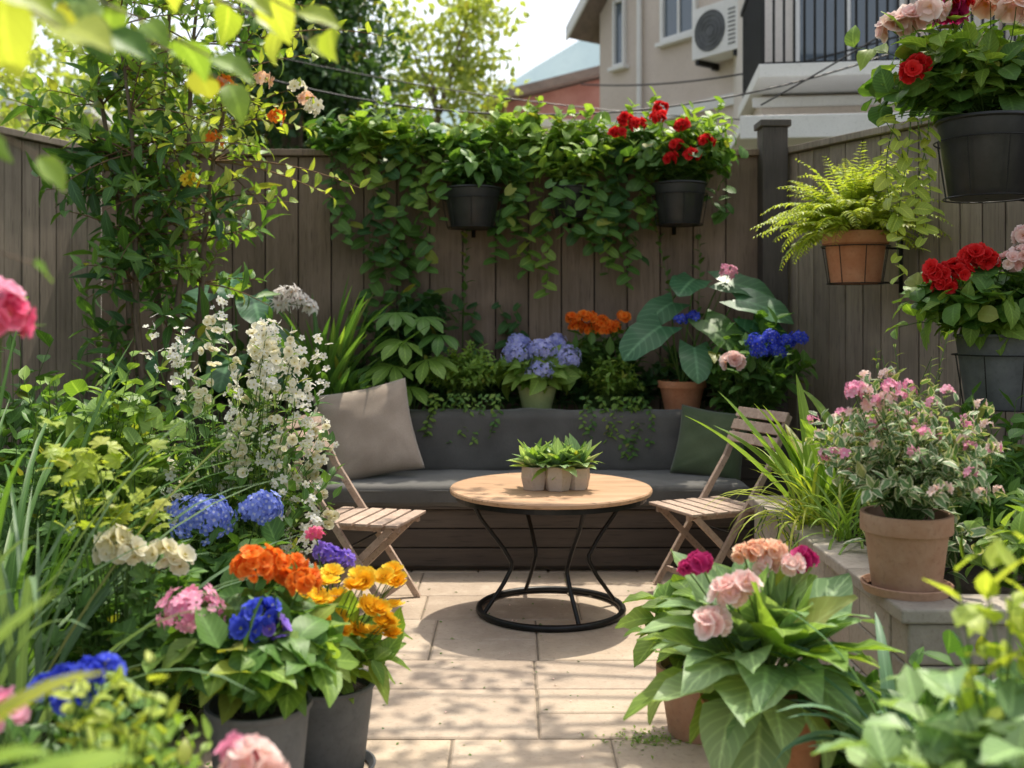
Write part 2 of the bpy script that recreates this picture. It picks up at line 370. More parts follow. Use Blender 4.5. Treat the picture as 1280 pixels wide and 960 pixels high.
def blade(mb,b,az,el,L,w,droop,mat,n=10,twist=0,fold=.35):
    b=A_(*b);t=np.linspace(0,1,n+1);e=el-droop*t**1.5;h=A_(math.cos(az),math.sin(az),0);s=A_(-math.sin(az),math.cos(az),0)
    st=L/n;d=np.cos(e)[:,None]*h+np.sin(e)[:,None]*A_(0,0,1);P=b+np.concatenate([[[0,0,0]],np.cumsum(d[:-1]*st,0)])
    P=P+s*(twist*t**2*L)[:,None];nn=np.cross(s,d)
    ww=w/2*np.clip(.45+1.6*t,0,1)*(1-t**3.2)**.8+.0004
    V=np.stack([P-s*ww[:,None]+nn*(-fold*ww)[:,None],P,P+s*ww[:,None]+nn*(-fold*ww)[:,None]],1).reshape(-1,3)
    A=np.zeros((len(V),3));A[:,0]=rng.random();A[0::3,1]=1;A[2::3,1]=1;A[:,2]=np.repeat(t,3)
    F=[[i*3+j,i*3+j+1,i*3+j+4,i*3+j+3] for i in range(n) for j in (0,1)]
    mb.add(V,F,mat,A)
def tuft(mb,b,n,L,w,mat,el=(.7,1.45),droop=(.6,1.8),spread=.05,az=(0,6.283)):
    for i in range(n):
        blade(mb,(b[0]+U(-spread,spread),b[1]+U(-spread,spread),b[2]),U(*az),U(*el),L*U(.6,1.1),w*U(.7,1.15),U(*droop),mat,twist=U(-.12,.12))
def vine(mb,p0,L,tp,ls,mat,sway=.08,outn=(0,-1,0),dens=28):
    n=10;t=np.linspace(0,1,n);a,b=U(0,6),U(0,6)
    P=A_(*p0)+np.stack([sway*(np.sin(t*4+a)-math.sin(a)),-.03*np.sin(t*5+b)+.0*t,-L*t],-1)
    tube(mb,P,.003,.0015,stemG,4)
    m=max(3,int(L*dens));tt=np.linspace(0.02,1,m);Q=np.stack([np.interp(tt,t,P[:,j]) for j in range(3)],-1)
    D=A_(0,0,-.55)+A_(*outn)*.45+np.stack([np.where(np.arange(m)%2,1,-1)*U(.4,1.,m),np.zeros(m),U(-.2,.5,m)],-1)
    inst(mb,tp,Q,D,A_(*outn)*.6+A_(0,0,1.)+rng.normal(0,.4,(m,3)),ls*U(.6,1.1,m),mat)
def frond(mb,b,az,el,L,droop,mat,pw=.09,npn=22,tp=LAS):
    t=np.linspace(0,1,12);e=el-droop*t**1.3;h=A_(math.cos(az),math.sin(az),0);s=A_(-math.sin(az),math.cos(az),0)
    d=np.cos(e)[:,None]*h+np.sin(e)[:,None]*A_(0,0,1);P=A_(*b)+np.concatenate([[[0,0,0]],np.cumsum(d[:-1]*L/11,0)])
    tube(mb,P,.0022,.0008,stemG,3)
    tt=np.linspace(.12,1,npn);Q=np.stack([np.interp(tt,t,P[:,j]) for j in range(3)],-1);dd=np.stack([np.interp(tt,t,d[:,j]) for j in range(3)],-1)
    sz=pw*np.sin(math.pi*np.clip(tt*.92,0,1)**.7)+.01
    for sg in (-1,1): inst(mb,tp,Q,s*sg+dd*.55,A_(0,0,1)+rng.normal(0,.2,(npn,3)),sz,mat)
def pot(c,r,h,mat,rim=True,taper=.72,soil=True,saucer=False):
    mb=MB();rb=r*taper
    if rim: pr=[(rb*.05,0),(rb*.97,0),(rb,.006),(r*.90,h*.76),(r*.905,h*.765),(r*.995,h*.768),(r,h*.775),(r,h*.985),(r*.99,h),(r*.9,h),(r*.885,h*.985),(r*.86,h*.8)]
    else: pr=[(rb*.05,0),(rb*.97,0),(rb,.006),(r*.96,h*.95),(r,h*.955),(r*1.02,h*.97),(r*1.01,h),(r*.93,h),(r*.92,h*.98),(r*.87,h*.8)]
    lathe(mb,pr,c,mat,44)
    if saucer: lathe(mb,[(rb*.2,-.004),(rb*1.25,-.004),(rb*1.35,.025),(rb*1.28,.027),(rb*1.15,.006)],c,mat,40)
    if soil: lathe(mb,[(r*.9,h*.86),(r*.5,h*.885),(.002,h*.89)],c,M_soil,24)
    o=mb.build('pot',True);e=o.modifiers.new('es','EDGE_SPLIT');e.split_angle=math.radians(40)
    return o

# ================================================================ SETTING
g=MB();box(g,(-900,-300,-.4),(900,1500,-.06),M_gnd);g.build('ground',False)
pv=MB();box(pv,(-1.75,-1.2,-.055),(1.55,7.0,-.008),M_mort)
y=-1.15;rows=[.42,.58,.5,.36,.62,.45,.53,.42]
ri=0
while y<6.9:
    d=rows[ri%8];ri+=1;x=-1.72+U(-.35,0)
    while x<1.5:
        w=U(.4,.88);x0=max(x,-1.72);x1=min(x+w,1.52)
        parts=[(y,y+d)]
        if w<.56 and d>.44: parts=[(y,y+d*.48),(y+d*.48,y+d)]
        for (ya0,yb0) in parts:
            if x1-x0>.08:
                g_=.0042;z=U(-.0015,.0015);j=lambda:U(-.002,.002);b=.007
                xa,xb,ya,yb=x0+g_+j(),x1-g_+j(),ya0+g_+j(),yb0-g_+j()
                V=[[xa,ya,-.03],[xb,ya,-.03],[xb,yb,-.03],[xa,yb,-.03],[xa,ya,z-.005],[xb,ya,z-.005],[xb,yb,z-.005],[xa,yb,z-.005],[xa+b,ya+b,z],[xb-b,ya+b,z],[xb-b,yb-b,z],[xa+b,yb-b,z]]
                F=[[0,1,5,4],[1,2,6,5],[2,3,7,6],[3,0,4,7],[4,5,9,8],[5,6,10,9],[6,7,11,10],[7,4,8,11],[8,9,10,11]]
                pv.add(V,F,M_pave)
        x+=w
    y+=d
pv.build('patio_paving',False)
so=MB();nx,ny=50,90
X,Y=np.meshgrid(np.linspace(-4.6,-1.12,nx),np.linspace(.2,7.5,ny),indexing='ij')
Z=.03+.05*np.sin(X*7+Y*3)*np.sin(Y*5)+.02*rng.random(X.shape);Z[-2:]=-.02
I=np.arange(nx*ny).reshape(nx,ny);so.add(np.stack([X,Y,Z],-1),np.stack([I[:-1,:-1],I[1:,:-1],I[1:,1:],I[:-1,1:]],-1),M_soil);so.build('soil_bed')
def fence(name,a,b,h,mat,bw=.2):
    a=A_(*a,0);b=A_(*b,0);L=np.linalg.norm(b-a);ang=math.atan2(b[1]-a[1],b[0]-a[0]);e=empty(name,tuple(a),ang)
    mb=MB();n=int(L/bw);w=L/n
    for i in range(n):
        th=U(0,.008);box(mb,(i*w+.004+U(0,.002),-.012-th,.04),((i+1)*w-.004,.012-th,h-.03+U(-.004,.004)),mat)
    mb.build('boards',False,.003,parent=e)
    mb=MB();box(mb,(-.02,-.06,h-.025),(L+.02,.07,h+.02),mat)
    for z in (.4,h*.5,h-.3): box(mb,(0,.016,z),(L,.05,z+.09),mat)
    mb.build('rails',False,.004,parent=e)
    mb=MB()
    for i in range(n+1): box(mb,(max(0,i*w-.5*w)+.002,.051,.04),(min(L,i*w+.5*w)-.002,.066,h-.03),M_post)  # dark boards added behind the gaps so no light shows through
    mb.build('gap_blocking_boards',False,parent=e)
    return e
fence('back_fence',(-3.0,7.6),(1.80,7.6),2.72,M_fence,.235)
fence('side_fence',(1.98,7.55),(3.7,4.1),2.72,M_fside,.15)
fence('side_fence',(-4.9,2.2),(-3.0,7.58),2.72,M_fside,.15)
p=MB();box(p,(1.79,7.42,0),(1.97,7.60,2.88),M_post);box(p,(1.77,7.40,2.882),(1.99,7.62,2.93),M_post);p.build('fence_post',False,.006)
bd=MB()
for i in range(4): box(bd,(-2.9,7.0,.215*i),(1.72,7.035,.215*i+.211),M_bench)
box(bd,(-2.9,7.036,0),(1.72,7.5,.80),M_soil);box(bd,(-2.9,6.985,.862),(1.72,7.11,.885),M_bench)
bd.build('raised_planter_bed',False,.004)
sp=MB()
def stonewall(mb,x0,x1,y0,y1,alongy=True):
    z=0
    for c,hh in enumerate((.19,.17,.14)):
        q=(y0 if alongy else x0)
        while q<(y1 if alongy else x1)-.02:
            l=U(.28,.5);q1=min(q+l,y1 if alongy else x1)
            j=U(-.006,.006)
            if alongy: box(mb,(x0+j,q+.003,z+.002),(x1,q1-.003,z+hh-.002),M_plst)
            else: box(mb,(q+.003,y0+j,z+.002),(q1-.003,y1,z+hh-.002),M_plst)
            q=q1
        z+=hh
stonewall(sp,1.30,1.46,3.58,5.6);stonewall(sp,1.30,2.7,3.42,3.575,False)
q=3.40
while q<5.6:
    l=U(.4,.62);box(sp,(1.275,q+.003,.503),(1.49,min(q+l,5.62)-.003,.553),M_plst);q+=l
q=1.495
while q<2.7:
    l=U(.4,.6);box(sp,(q+.003,3.395,.503),(q+l-.003,3.60,.553),M_plst);q+=l
box(sp,(1.462,3.577,0),(3.2,5.6,.47),M_soil)
sp.build('stone_planter',False,.008)
# ---- houses
e=empty('stucco_house',(1.35,16,0),math.atan2(-.81,.587))
w=MB()
w.add([[0,0,0],[7,0,0],[7,0,6.2],[0,0,6.2],[3.5,0,9.6],[3.5,0,9.6]],[[0,1,2,3],[3,2,4,5]],M_wall)
w.add([[0,0,0],[0,8,0],[0,8,6.2],[0,0,6.2]],[[0,3,2,1]],M_wall);w.build('walls',False,parent=e)
r=MB()
for a,b in (((-.35,5.86),(3.5,9.7)),((7.35,5.86),(3.5,9.7))):
    V=[[a[0],-.35,a[1]],[b[0],-.35,b[1]],[b[0],8.2,b[1]],[a[0],8.2,a[1]]];V+= [[v[0],v[1],v[2]+.16] for v in V];r.add(V,BF,M_roof)
    V=[[a[0],-.39,a[1]-.04],[b[0],-.39,b[1]-.04],[b[0],-.352,b[1]-.04],[a[0],-.352,a[1]-.04]];V+= [[v[0],v[1],v[2]+.2] for v in V];r.add(V,BF,M_trim)
r.build('roof',False,parent=e)
w=MB()
def window(mb,x0,x1,z0,z1,f=.06,mul=True,y=0):
    box(mb,(x0+f,y-.02,z0+f),(x1-f,y-.004,z1-f),M_glass)
    box(mb,(x0,y-.07,z0),(x0+f,y-.002,z1),M_trim);box(mb,(x1-f,y-.07,z0),(x1,y-.002,z1),M_trim)
    box(mb,(x0+f+.001,y-.07,z0),(x1-f-.001,y-.002,z0+f),M_trim);box(mb,(x0+f+.001,y-.07,z1-f),(x1-f-.001,y-.002,z1),M_trim)
    if mul: xm=(x0+x1)/2;box(mb,(xm-.02,y-.05,z0+f+.001),(xm+.02,y-.022,z1-f-.001),M_trim)
    box(mb,(x0-.05,y-.12,z0-.06),(x1+.05,y-.002,z0-.002),M_trim)
window(w,1.38,2.08,5.45,6.9);window(w,.36,.62,5.3,6.3,.04,False);window(w,4.3,5.0,5.4,6.6);window(w,1.2,2.1,2.6,3.8)
w.build('windows',False,.005,parent=e)
w=MB();box(w,(-.02,-.06,4.35),(7,-.002,4.5),M_trim);tube(w,[(.95,-.06,0),(.95,-.06,6.9)],.04,.04,M_trim,8);tube(w,[(3.3,-.05,2),(3.3,-.05,5.0),(3.1,-.05,5.2)],.025,.025,M_trim,8)
w.build('trim',False,parent=e)
w=MB();box(w,(2.36,-.42,4.95),(3.16,-.08,5.62),M_trim);box(w,(2.40,-.1,4.86),(2.46,-.0,4.95),M_metal);box(w,(3.06,-.40,4.88),(3.12,-.0,4.948),M_metal);box(w,(2.4,-.40,4.88),(2.46,-.11,4.948),M_metal)
for rr in (.08,.14,.2,.26): tube(w,[(2.68+rr*math.cos(a),-.43,5.28+rr*math.sin(a)) for a in np.linspace(0,6.283,28)[:-1]],.006,.006,M_grey,5,True)
for i in range(9): box(w,(3.0,-.428,5.03+i*.055),(3.12,-.421,5.05+i*.055),M_grey)
lathe(w,[(.001,0),(.27,0)],(0,0,0),M_grey,28);V=w.V[-1];w.V[-1]=np.stack([V[:,0]+2.68,np.full(len(V),-.424),V[:,1]+5.28],-1)
w.build('air_conditioner',False,.006,parent=e)
e=empty('balcony_house',(2.55,10.6,0),-.12)
w=MB();box(w,(0,0,0),(7,6,3.78),M_wall);box(w,(0,1.3,3.78),(7,6,9),M_wall2);box(w,(1.9,0,3.785),(2.3,1.3,9),M_wall2);w.build('walls',False,parent=e)
w=MB();box(w,(-.12,-.75,3.80),(5,1.29,3.93),M_trim);box(w,(-.35,-1.3,3.18),(5,-.002,3.27),M_trim);box(w,(-.35,-1.34,3.12),(5,-1.302,3.33),M_trim)
box(w,(-.1,-.05,3.66),(5,-.003,3.76),M_trim);w.build('slabs',False,.01,parent=e)
w=MB()
for x in np.arange(-.08,3.5,.095): box(w,(x,-.71,3.95),(x+.022,-.69,4.95),M_metal)
for yy in np.arange(-.6,1.2,.095): box(w,(-.085,yy,3.95),(-.065,yy+.02,4.95),M_metal)
box(w,(-.1,-.73,4.951),(3.5,-.67,5.0),M_metal);box(w,(-.1,-.73,3.932),(3.5,-.67,3.949),M_metal);box(w,(-.1,-.665,4.951),(-.05,1.25,5.0),M_metal);w.build('railing',False,parent=e)
w=MB();window(w,.5,1.7,3.95,6.1,.06,True,1.3);w.build('balcony_door',False,parent=e)
e=empty('red_gable_house',(-.45,22,0),.12)
w=MB();w.add([[.3,0,0],[3.2,0,0],[3.2,0,6.9],[.3,0,6.1],[3.2,6,0],[3.2,6,6.9],[.3,6,0],[.3,6,6.1]],[[0,1,2,3],[1,4,5,2],[6,0,3,7]],M_red)
box(w,(.9,-1.5,0),(3.6,-.01,5.3),M_wall2);w.build('walls',False,parent=e)
w=MB();V=[[-.1,-.4,6.02],[3.6,-.4,7.05],[3.6,6.3,7.05],[-.1,6.3,6.02]];V+=[[v[0],v[1],v[2]+.18] for v in V];w.add(V,BF,M_roof)
box(w,(.7,-1.7,5.301),(3.8,-.0,5.45),M_trim);w.build('roof',False,parent=e)
w=MB();window(w,1.3,2.0,4.2,5.1,.06,True,-1.5);w.build('windows',False,parent=e)
e=empty('pale_house',(-9.5,15,0),.1)
w=MB();box(w,(0,0,0),(3.2,5,4.5),M_wall2);w.build('walls',False,parent=e);w=MB();window(w,1.6,2.5,3.1,4.1);box(w,(-.2,-.3,4.502),(3.4,5.3,4.68),M_trim);w.build('roof_and_windows',False,parent=e)
h=MB();nx=80;xs=np.linspace(-500,500,nx);zz=62+16*np.sin(xs/90+.7)+7*np.sin(xs/31)+3*np.sin(xs/11)
V=[];[V.extend([[xs[i],230,-2],[xs[i],300+10*math.sin(i),zz[i]],[xs[i],430,-2]]) for i in range(nx)]
h.add(V,[[i*3+j,(i+1)*3+j,(i+1)*3+j+1,i*3+j+1] for i in range(nx-1) for j in (0,1)],M_hill);h.build('hill')
def tree(name,base,th,crowns,mat,ls,lpc=90,tr=.16,cr=.42):
    e=empty(name,base);mb=MB();lm=MB();b=A_(*base)*0
    pts=[b+A_(.12*math.sin(z*1.3),.1*math.sin(z),z) for z in np.linspace(0,th,8)];tube(mb,pts,tr,tr*.5,M_bark,9)
    for cc,rad,nc in crowns:
        cc=A_(*cc);rad=A_(*rad)
        u=rsph(nc);C=cc+u*rad*(rng.random((nc,1))**.4)
        for i,c in enumerate(C):
            if i%3==0:
                s=pts[-1-(i%3)] if c[2]>th else pts[max(2,min(7,int(c[2]/th*5)))]
                p,_=bez(s,(s+c)/2+A_(0,0,.3),c,np.linspace(0,1,6));tube(mb,p,tr*.28,.01,M_bark,5)
            n=lpc;q=c+rng.normal(0,cr*.5,(n,3))*A_(1,1,.7)
            inst(lm,BG,q,rsph(n)+A_(0,0,-.3),A_(0,0,1)+rng.normal(0,.5,(n,3)),ls*U(.6,1.2,n),mat)
    mb.build('trunk',parent=e);lm.build('leaves',parent=e)
tree('dark_tree',(-2.75,13.5,0),4.5,[((.15,0,4.7),(1.1,1.2,2.0),120)],G_tree1,.14,90,.2)
tree('light_tree',(-1.3,18,0),5,[((.2,0,4.6),(1.2,1.1,2.0),58),((1.3,0,3.9),(.8,.8,1.3),30),((.2,0,6.8),(1.1,.8,.5),14)],G_tree2,.17,66,.12,.5)
tree('garden_tree',(-7.6,12.5,0),4,[((.5,0,3.9),(2.0,1.5,1.5),60)],G_tree2,.16,66,.16)
tree('garden_tree',(-.2,26,0),5,[((0,0,5.0),(3.2,1.5,1.2),60)],G_tree2,.24,60,.2,.6)
tree('garden_tree',(-8,24,0),5,[((0,0,5.4),(5,2,3),100)],G_tree2,.30,60,.2,.7)
tree('offscreen_dapple_tree',(4.3,6.0,0),4.3,[((-2.9,-.2,4.85),(1.7,1.2,.35),20),((-4.3,-.3,4.75),(.9,1.2,.3),15),((-.8,0,5.0),(1.2,1.5,.8),20)],G_mid,.12,40,.12,.42)  # unseen tree, placed out of frame so its sparse crown dapples the patio
cb=MB()
def cable(a,b,sag,r=.009):
    t=np.linspace(0,1,24)[:,None];P=A_(*a)*(1-t)+A_(*b)*t;P[:,2]-=sag*4*(t*(1-t))[:,0];tube(cb,P,r,r,M_metal,5)
cable((-4,9.2,4.3),(3.4,9.4,3.9),.75);cable((1.0,15,4.9),(4.4,9.3,4.35),.25,.011);cable((2.2,9.2,3.4),(6,8.4,5.9),.12,.008);cable((-3,10,4.2),(2.6,10.2,3.45),.15,.006)
cb.build('utility_cables')

# ================================================================ FURNITURE
e=empty('garden_bench_sofa',(0.1,6.5,0))
def cbuild(mb,name,**k):
    o=mb.build(name,**k);o.parent=e;o.matrix_parent_inverse=Matrix.Translation(-Vector(e.location));return o
b=MB()
for i in range(3): box(b,(-1.22,6.2,.03+i*.115),(1.42,6.23,.03+i*.115+.108),M_bench)
for x in (-1.22,1.39): 
    for i in range(3): box(b,(x,6.232,.03+i*.115),(x+.03,6.95,.03+i*.115+.108),M_bench)
box(b,(-1.24,6.17,.376),(1.44,6.98,.395),M_bench);box(b,(-1.185,6.24,0),(1.385,6.94,.37),M_bench)
cbuild(b,'frame',smooth=False,bevel=.004)
b=MB();rbox(b,(.09,6.52,.455),(1.33,.37,.062),.035,M_cush,.05,.010,.0026);cbuild(b,'seat_cushion',weld=True)
b=MB();rbox(b,(.02,6.86,.70),(1.22,.085,.205),.055,M_cush,.05,.006,.0036);cbuild(b,'back_cushion',weld=True)
b=MB()
for zz,yy in ((.487,6.152),(.423,6.152)): tube(b,[(x,yy+.003*math.sin(x*9),zz) for x in np.linspace(-1.2,1.38,40)],.004,.004,M_cush,6)
cbuild(b,'piping')
def pillow(name,c,a,th,mat,lean,spin,yaw):
    n=40;u=np.linspace(-1,1,n);Uu,Vv=np.meshgrid(u,u,indexing='ij');mb=MB()
    R=Matrix.Rotation(yaw,3,'Z')@Matrix.Rotation(lean,3,'X')@Matrix.Rotation(spin,3,'Y');R=np.array(R)
    for sg in (-1,1):
        x=a*Uu*(1-.07*np.cos(Vv*1.57));z=a*Vv*(1-.07*np.cos(Uu*1.57))
        t=th*((1-Uu**4)*(1-Vv**4))**.55
        t=t*(1+.04*np.sin(Uu*5+Vv*3)*np.cos(Vv*4)+.03*np.sin(Vv*9-Uu*5))
        for (px,py,dx,dy,dp,wd,ln) in ((-.8,-.8,.9,.45,.006,.06,.4),(.75,-.8,-.3,.95,.005,.07,.35),(-.8,.75,.95,-.25,.005,.07,.35),(.8,.7,-.9,-.3,.004,.06,.3),(.1,-.9,.15,1,.005,.1,.3)):
            al=(Uu-px)*dx+(Vv-py)*dy;pe=(Uu-px)*-dy+(Vv-py)*dx
            t=t-dp*np.exp(-(pe/wd)**2)*np.exp(-((al-ln*.5)/ln)**2)*(1-Uu**4)*(1-Vv**4)*1.2
        P=np.stack([x,sg*t,z],-1)@R.T+A_(*c);I=np.arange(n*n).reshape(n,n);F=np.stack([I[:-1,:-1],I[1:,:-1],I[1:,1:],I[:-1,1:]],-1).reshape(-1,4)
        mb.add(P.reshape(-1,3),F if sg<0 else F[:,::-1],mat)
    mb.build(name,weld=True)
pillow('throw_pillow',(-.90,6.50,.80),.30,.10,M_pilA,-.35,-.2,.12)
pillow('throw_pillow',(1.26,6.60,.715),.225,.085,M_pilB,-.3,.12,-.35)
e=empty('round_coffee_table',(.2,5.36,0));b=MB()
lathe(b,[(.001,.612),(.5,.612),(.517,.618),(.52,.626),(.52,.634),(.515,.641),(.505,.643),(.001,.643)],(0,0,0),M_table,96);o=b.build('table_top',parent=e);m_=o.modifiers.new('es','EDGE_SPLIT');m_.split_angle=.6
b=MB();lathe(b,[(.47,.585),(.49,.585),(.49,.611),(.47,.611),(.47,.585)],(0,0,0),M_metal,64);b.build('apron_ring',False,parent=e)
b=MB();tube(b,[(.37*math.cos(a),.37*math.sin(a),.018) for a in np.linspace(0,6.2832,65)[:-1]],.017,.017,M_metal,10,True)
for a in (.35,1.92,3.49,5.06):
    c_,s_=math.cos(a),math.sin(a)
    pr=np.array([(.43,.60),(.38,.50),(.27,.36),(.215,.27),(.215,.24),(.26,.16),(.335,.06),(.365,.02)]);tt=np.linspace(0,1,24);s0=np.linspace(0,1,len(pr))
    tube(b,[(np.interp(t,s0,pr[:,0])*c_,np.interp(t,s0,pr[:,0])*s_,np.interp(t,s0,pr[:,1])) for t in tt],.011,.011,M_metal,8)
b.build('wire_base',parent=e)
# one faceted trough of three joined hexagonal cups holding one leafy plant
mb=MB();fo=MB()
for i,(x,yy,s) in enumerate(((-.085,-.10,1.18),(.028,-.125,1.22),(.132,-.09,1.1))):
    X=.2+x;Y=5.36+yy
    lathe(mb,[(.034*s,0),(.050*s,0),(.062*s,.055*s),(.058*s,.10*s),(.05*s,.10*s),(.05*s,.08*s)],(X,Y,.644),M_conc,6,.3+i*.5);lathe(mb,[(.054*s,.085*s),(.001,.09*s)],(X,Y,.644),M_soil,6,.3+i*.5)
    for k in range(34):
        a=k*2.4;el=1.4-k*.034;P=A_(X,Y,.745);D=A_(math.cos(a)*math.cos(el),math.sin(a)*math.cos(el),math.sin(el))
        inst(fo,OV if k%3 else LA,[P+D*.01],[D],A_(0,0,1)-D*.3,.13+.05*U(0,1),G_hosta if k%3 else G_light)
group('potted_succulent',(.2,5.25,.644),[mb.build('pot',False,.003),fo.build('foliage')])
def chair(loc,rot,sc=1):
    e=empty('folding_wooden_chair',loc,rot);W=.205
    f=MB()
    for sy in (-1,1):
        beam(f,(-.40,sy*W,.97),(-.27,sy*W,.70),.022,.036,M_chair);beam(f,(-.272,sy*W,.705),(.21,sy*W,.0),.022,.036,M_chair)
        beam(f,(.20,sy*(W-.028),.445),(-.26,sy*(W-.028),.0),.022,.034,M_chair)
        beam(f,(-.2,sy*(W-.055),.437),(.235,sy*(W-.055),.437),.022,.03,M_chair)
    tube(f,[(-.03,-W,.34),(-.03,W,.34)],.006,.006,M_metal,8);beam(f,(.14,-W,.09),(.14,W,.09),.02,.03,M_chair,(1,0,0));beam(f,(-.2,-W+.03,.06),(-.2,W-.03,.06),.02,.03,M_chair,(1,0,0))
    f.build('frame',False,.003,parent=e)
    s=MB()
    for i in range(6):
        x=-.20+i*.083;beam(s,(x,-W-.015,.462),(x,W+.015,.462),.066,.016,M_chair,(1,0,0))
    s.build('seat',False,.003,parent=e);s=MB()
    for t in (.04,.30,.56):
        x=-.40+.13*t;z=.97-.27*t
        d=nrm(A_(.13,0,-.27));P0=A_(x+.024,-W-.02,z);P1=A_(x+.024,W+.02,z)
        beam(s,P0,P1,.06,.014,M_chair,tuple(d))
    s.build('backrest',False,.003,parent=e);return e
chair((-.76,5.48,0),-.25);chair((1.09,5.80,0),math.pi+.42)

# ================================================================ PLANTS
mb=MB()
for i in range(28):
    x=U(-1.3,1.5);L=U(.12,.3);vine(mb,(x,7.45+U(-.05,.05),2.78+U(-.05,.08)),L,HE,.11,G_light if U(0,1)<.6 else G_mid,.06,dens=18)
for x,L,m in ((-1.22,.7,1),(-1.02,.45,2),(-.84,.85,0),(-.74,.95,1),(-.58,.5,2),(-.1,.6,1),(.0,.92,1),(.08,1.0,2),(.17,.7,1),(.34,.6,0),(.5,.7,1),(.58,.88,2),(.66,1.0,1),(.76,.85,0),(.84,.6,1),(1.0,.55,2),(1.42,.5,1)):
    for k in range(2): vine(mb,(x+U(-.05,.05),7.42+U(-.07,.02),2.74),L*U(.75,1.05),HE,.115,(G_dark,G_mid,G_light)[m],.07,dens=19)
for x in np.linspace(-1.25,1.35,12):
    shrub(mb,(x,7.5,2.6),(x,7.42,2.80),(.22,.16,.17),12,HE,.11,7,G_light if rng.random()<.75 else G_mid,sr=.003,zmin=-.5)
for i in range(18):
    x=U(-1.3,1.5);b0=A_(x,7.5,2.75);e0=b0+A_(U(-.15,.15),U(-.1,.05),U(.15,.42));stem(mb,b0,e0,.003,None,.1,(HE,.085,9,G_light))
mb.build('climbing_vine')
mb=MB()
for x in np.linspace(-1.1,-.62,6): vine(mb,(x+U(-.05,.05),7.5,2.1+U(-.1,.1)),U(.3,.6),HE,.12,G_mid,.05,dens=18)
for x in (-.25,-.1,.05): vine(mb,(x,7.52,1.62),.42,HE,.10,G_dark,.05,dens=18)
mb.build('ivy')
def hook(mb,c,r,h,wall):
    tube(mb,[(c[0]+(r*1.03)*math.cos(a),c[1]+(r*1.03)*math.sin(a),c[2]+h*.72) for a in np.linspace(0,6.283,33)[:-1]],.004,.004,M_metal,6,True)
    tube(mb,[(c[0]+(r*.85)*math.cos(a),c[1]+(r*.85)*math.sin(a),c[2]+.0) for a in np.linspace(0,6.283,33)[:-1]],.004,.004,M_metal,6,True)
    for a in np.linspace(0,6.283,9)[:-1]: tube(mb,[(c[0]+r*1.03*math.cos(a),c[1]+r*1.03*math.sin(a),c[2]+h*.72),(c[0]+r*.85*math.cos(a),c[1]+r*.85*math.sin(a),c[2])],.003,.003,M_metal,5)
    d=nrm(A_(wall[0]-c[0],wall[1]-c[1],0));s=A_(c[0],c[1],c[2]+h*.72)+d*r
    for dz in (0,-h*.72+.01): tube(mb,[s+A_(0,0,dz),A_(wall[0],wall[1],s[2]+dz)],.007,.007,M_metal,6)
    beam(mb,(wall[0],wall[1],c[2]-.05),(wall[0],wall[1],c[2]+h),.03,.008,M_metal,tuple(np.cross(d,A_(0,0,1))))
def hanging(name,c,r,h,pm,wall,fol,rim=False):
    P=pot(c,r,h,pm,rim,.74);k=MB();hook(k,c,r,h,wall);K=k.build('bracket');f=MB();fol(f);group(name,c,[P,K,f.build('foliage')])
def f1(mb):
    shrub(mb,(-.28,7.34,2.38),(-.28,7.3,2.57),(.34,.2,.2),30,OVW,.14,7,G_mid)
    for x in (-.45,.0): vine(mb,(x,7.2,2.42),U(.2,.35),HE,.1,G_mid,.04,dens=20)
hanging('hanging_foliage_pot',(-.28,7.34,2.15),.205,.28,M_black,(-.28,7.58),f1)
def f1b(mb):
    shrub(mb,(.42,7.38,2.42),(.42,7.3,2.6),(.3,.2,.2),24,OVW,.13,7,G_light)
    for x in np.linspace(.28,.6,4): vine(mb,(x,7.2,2.46),U(.3,.6),HE,.11,G_mid,.04,dens=20)
hanging('hanging_foliage_pot',(.42,7.38,2.22),.15,.22,M_black,(.42,7.58),f1b)
def redfl(mb,pts,base,R=.055,mat=P_red,n=26,s=.042,tp=DBO):
    for p_ in pts:
        stem(mb,base,p_,.003);head(mb,p_,R,n,tp,s,mat,.8,-.4)
def f2(mb):
    shrub(mb,(1.18,7.32,2.42),(1.18,7.28,2.64),(.42,.26,.24),50,RO,.10,7,G_mid,sr=.003)
    shrub(mb,(1.18,7.32,2.42),(1.32,7.22,2.72),(.3,.2,.28),24,OV,.11,8,G_light,sr=.003)
    redfl(mb,[(1.13,7.12,2.70),(1.08,7.1,2.60),(.86,7.12,2.84),(.78,7.15,2.87),(1.0,7.1,2.88),(1.32,7.08,2.72),(1.22,7.05,2.62),(.72,7.12,2.78),(1.03,7.2,2.97),(1.16,7.1,2.83)],(1.16,7.32,2.42),.04,P_red,12,.058)
hanging('hanging_red_geranium',(1.18,7.32,2.17),.19,.29,M_black,(1.18,7.58),f2)
def f3(mb):
    for i in range(130): frond(mb,(2.06+U(-.06,.06),6.3+U(-.06,.06),2.0),U(0,6.283),U(.3,1.5),U(.38,.68),U(.5,1.8),G_lime,.075,22)
hanging('hanging_fern',(2.08,6.3,1.72),.195,.31,M_terra,(2.42,6.47),f3,True)
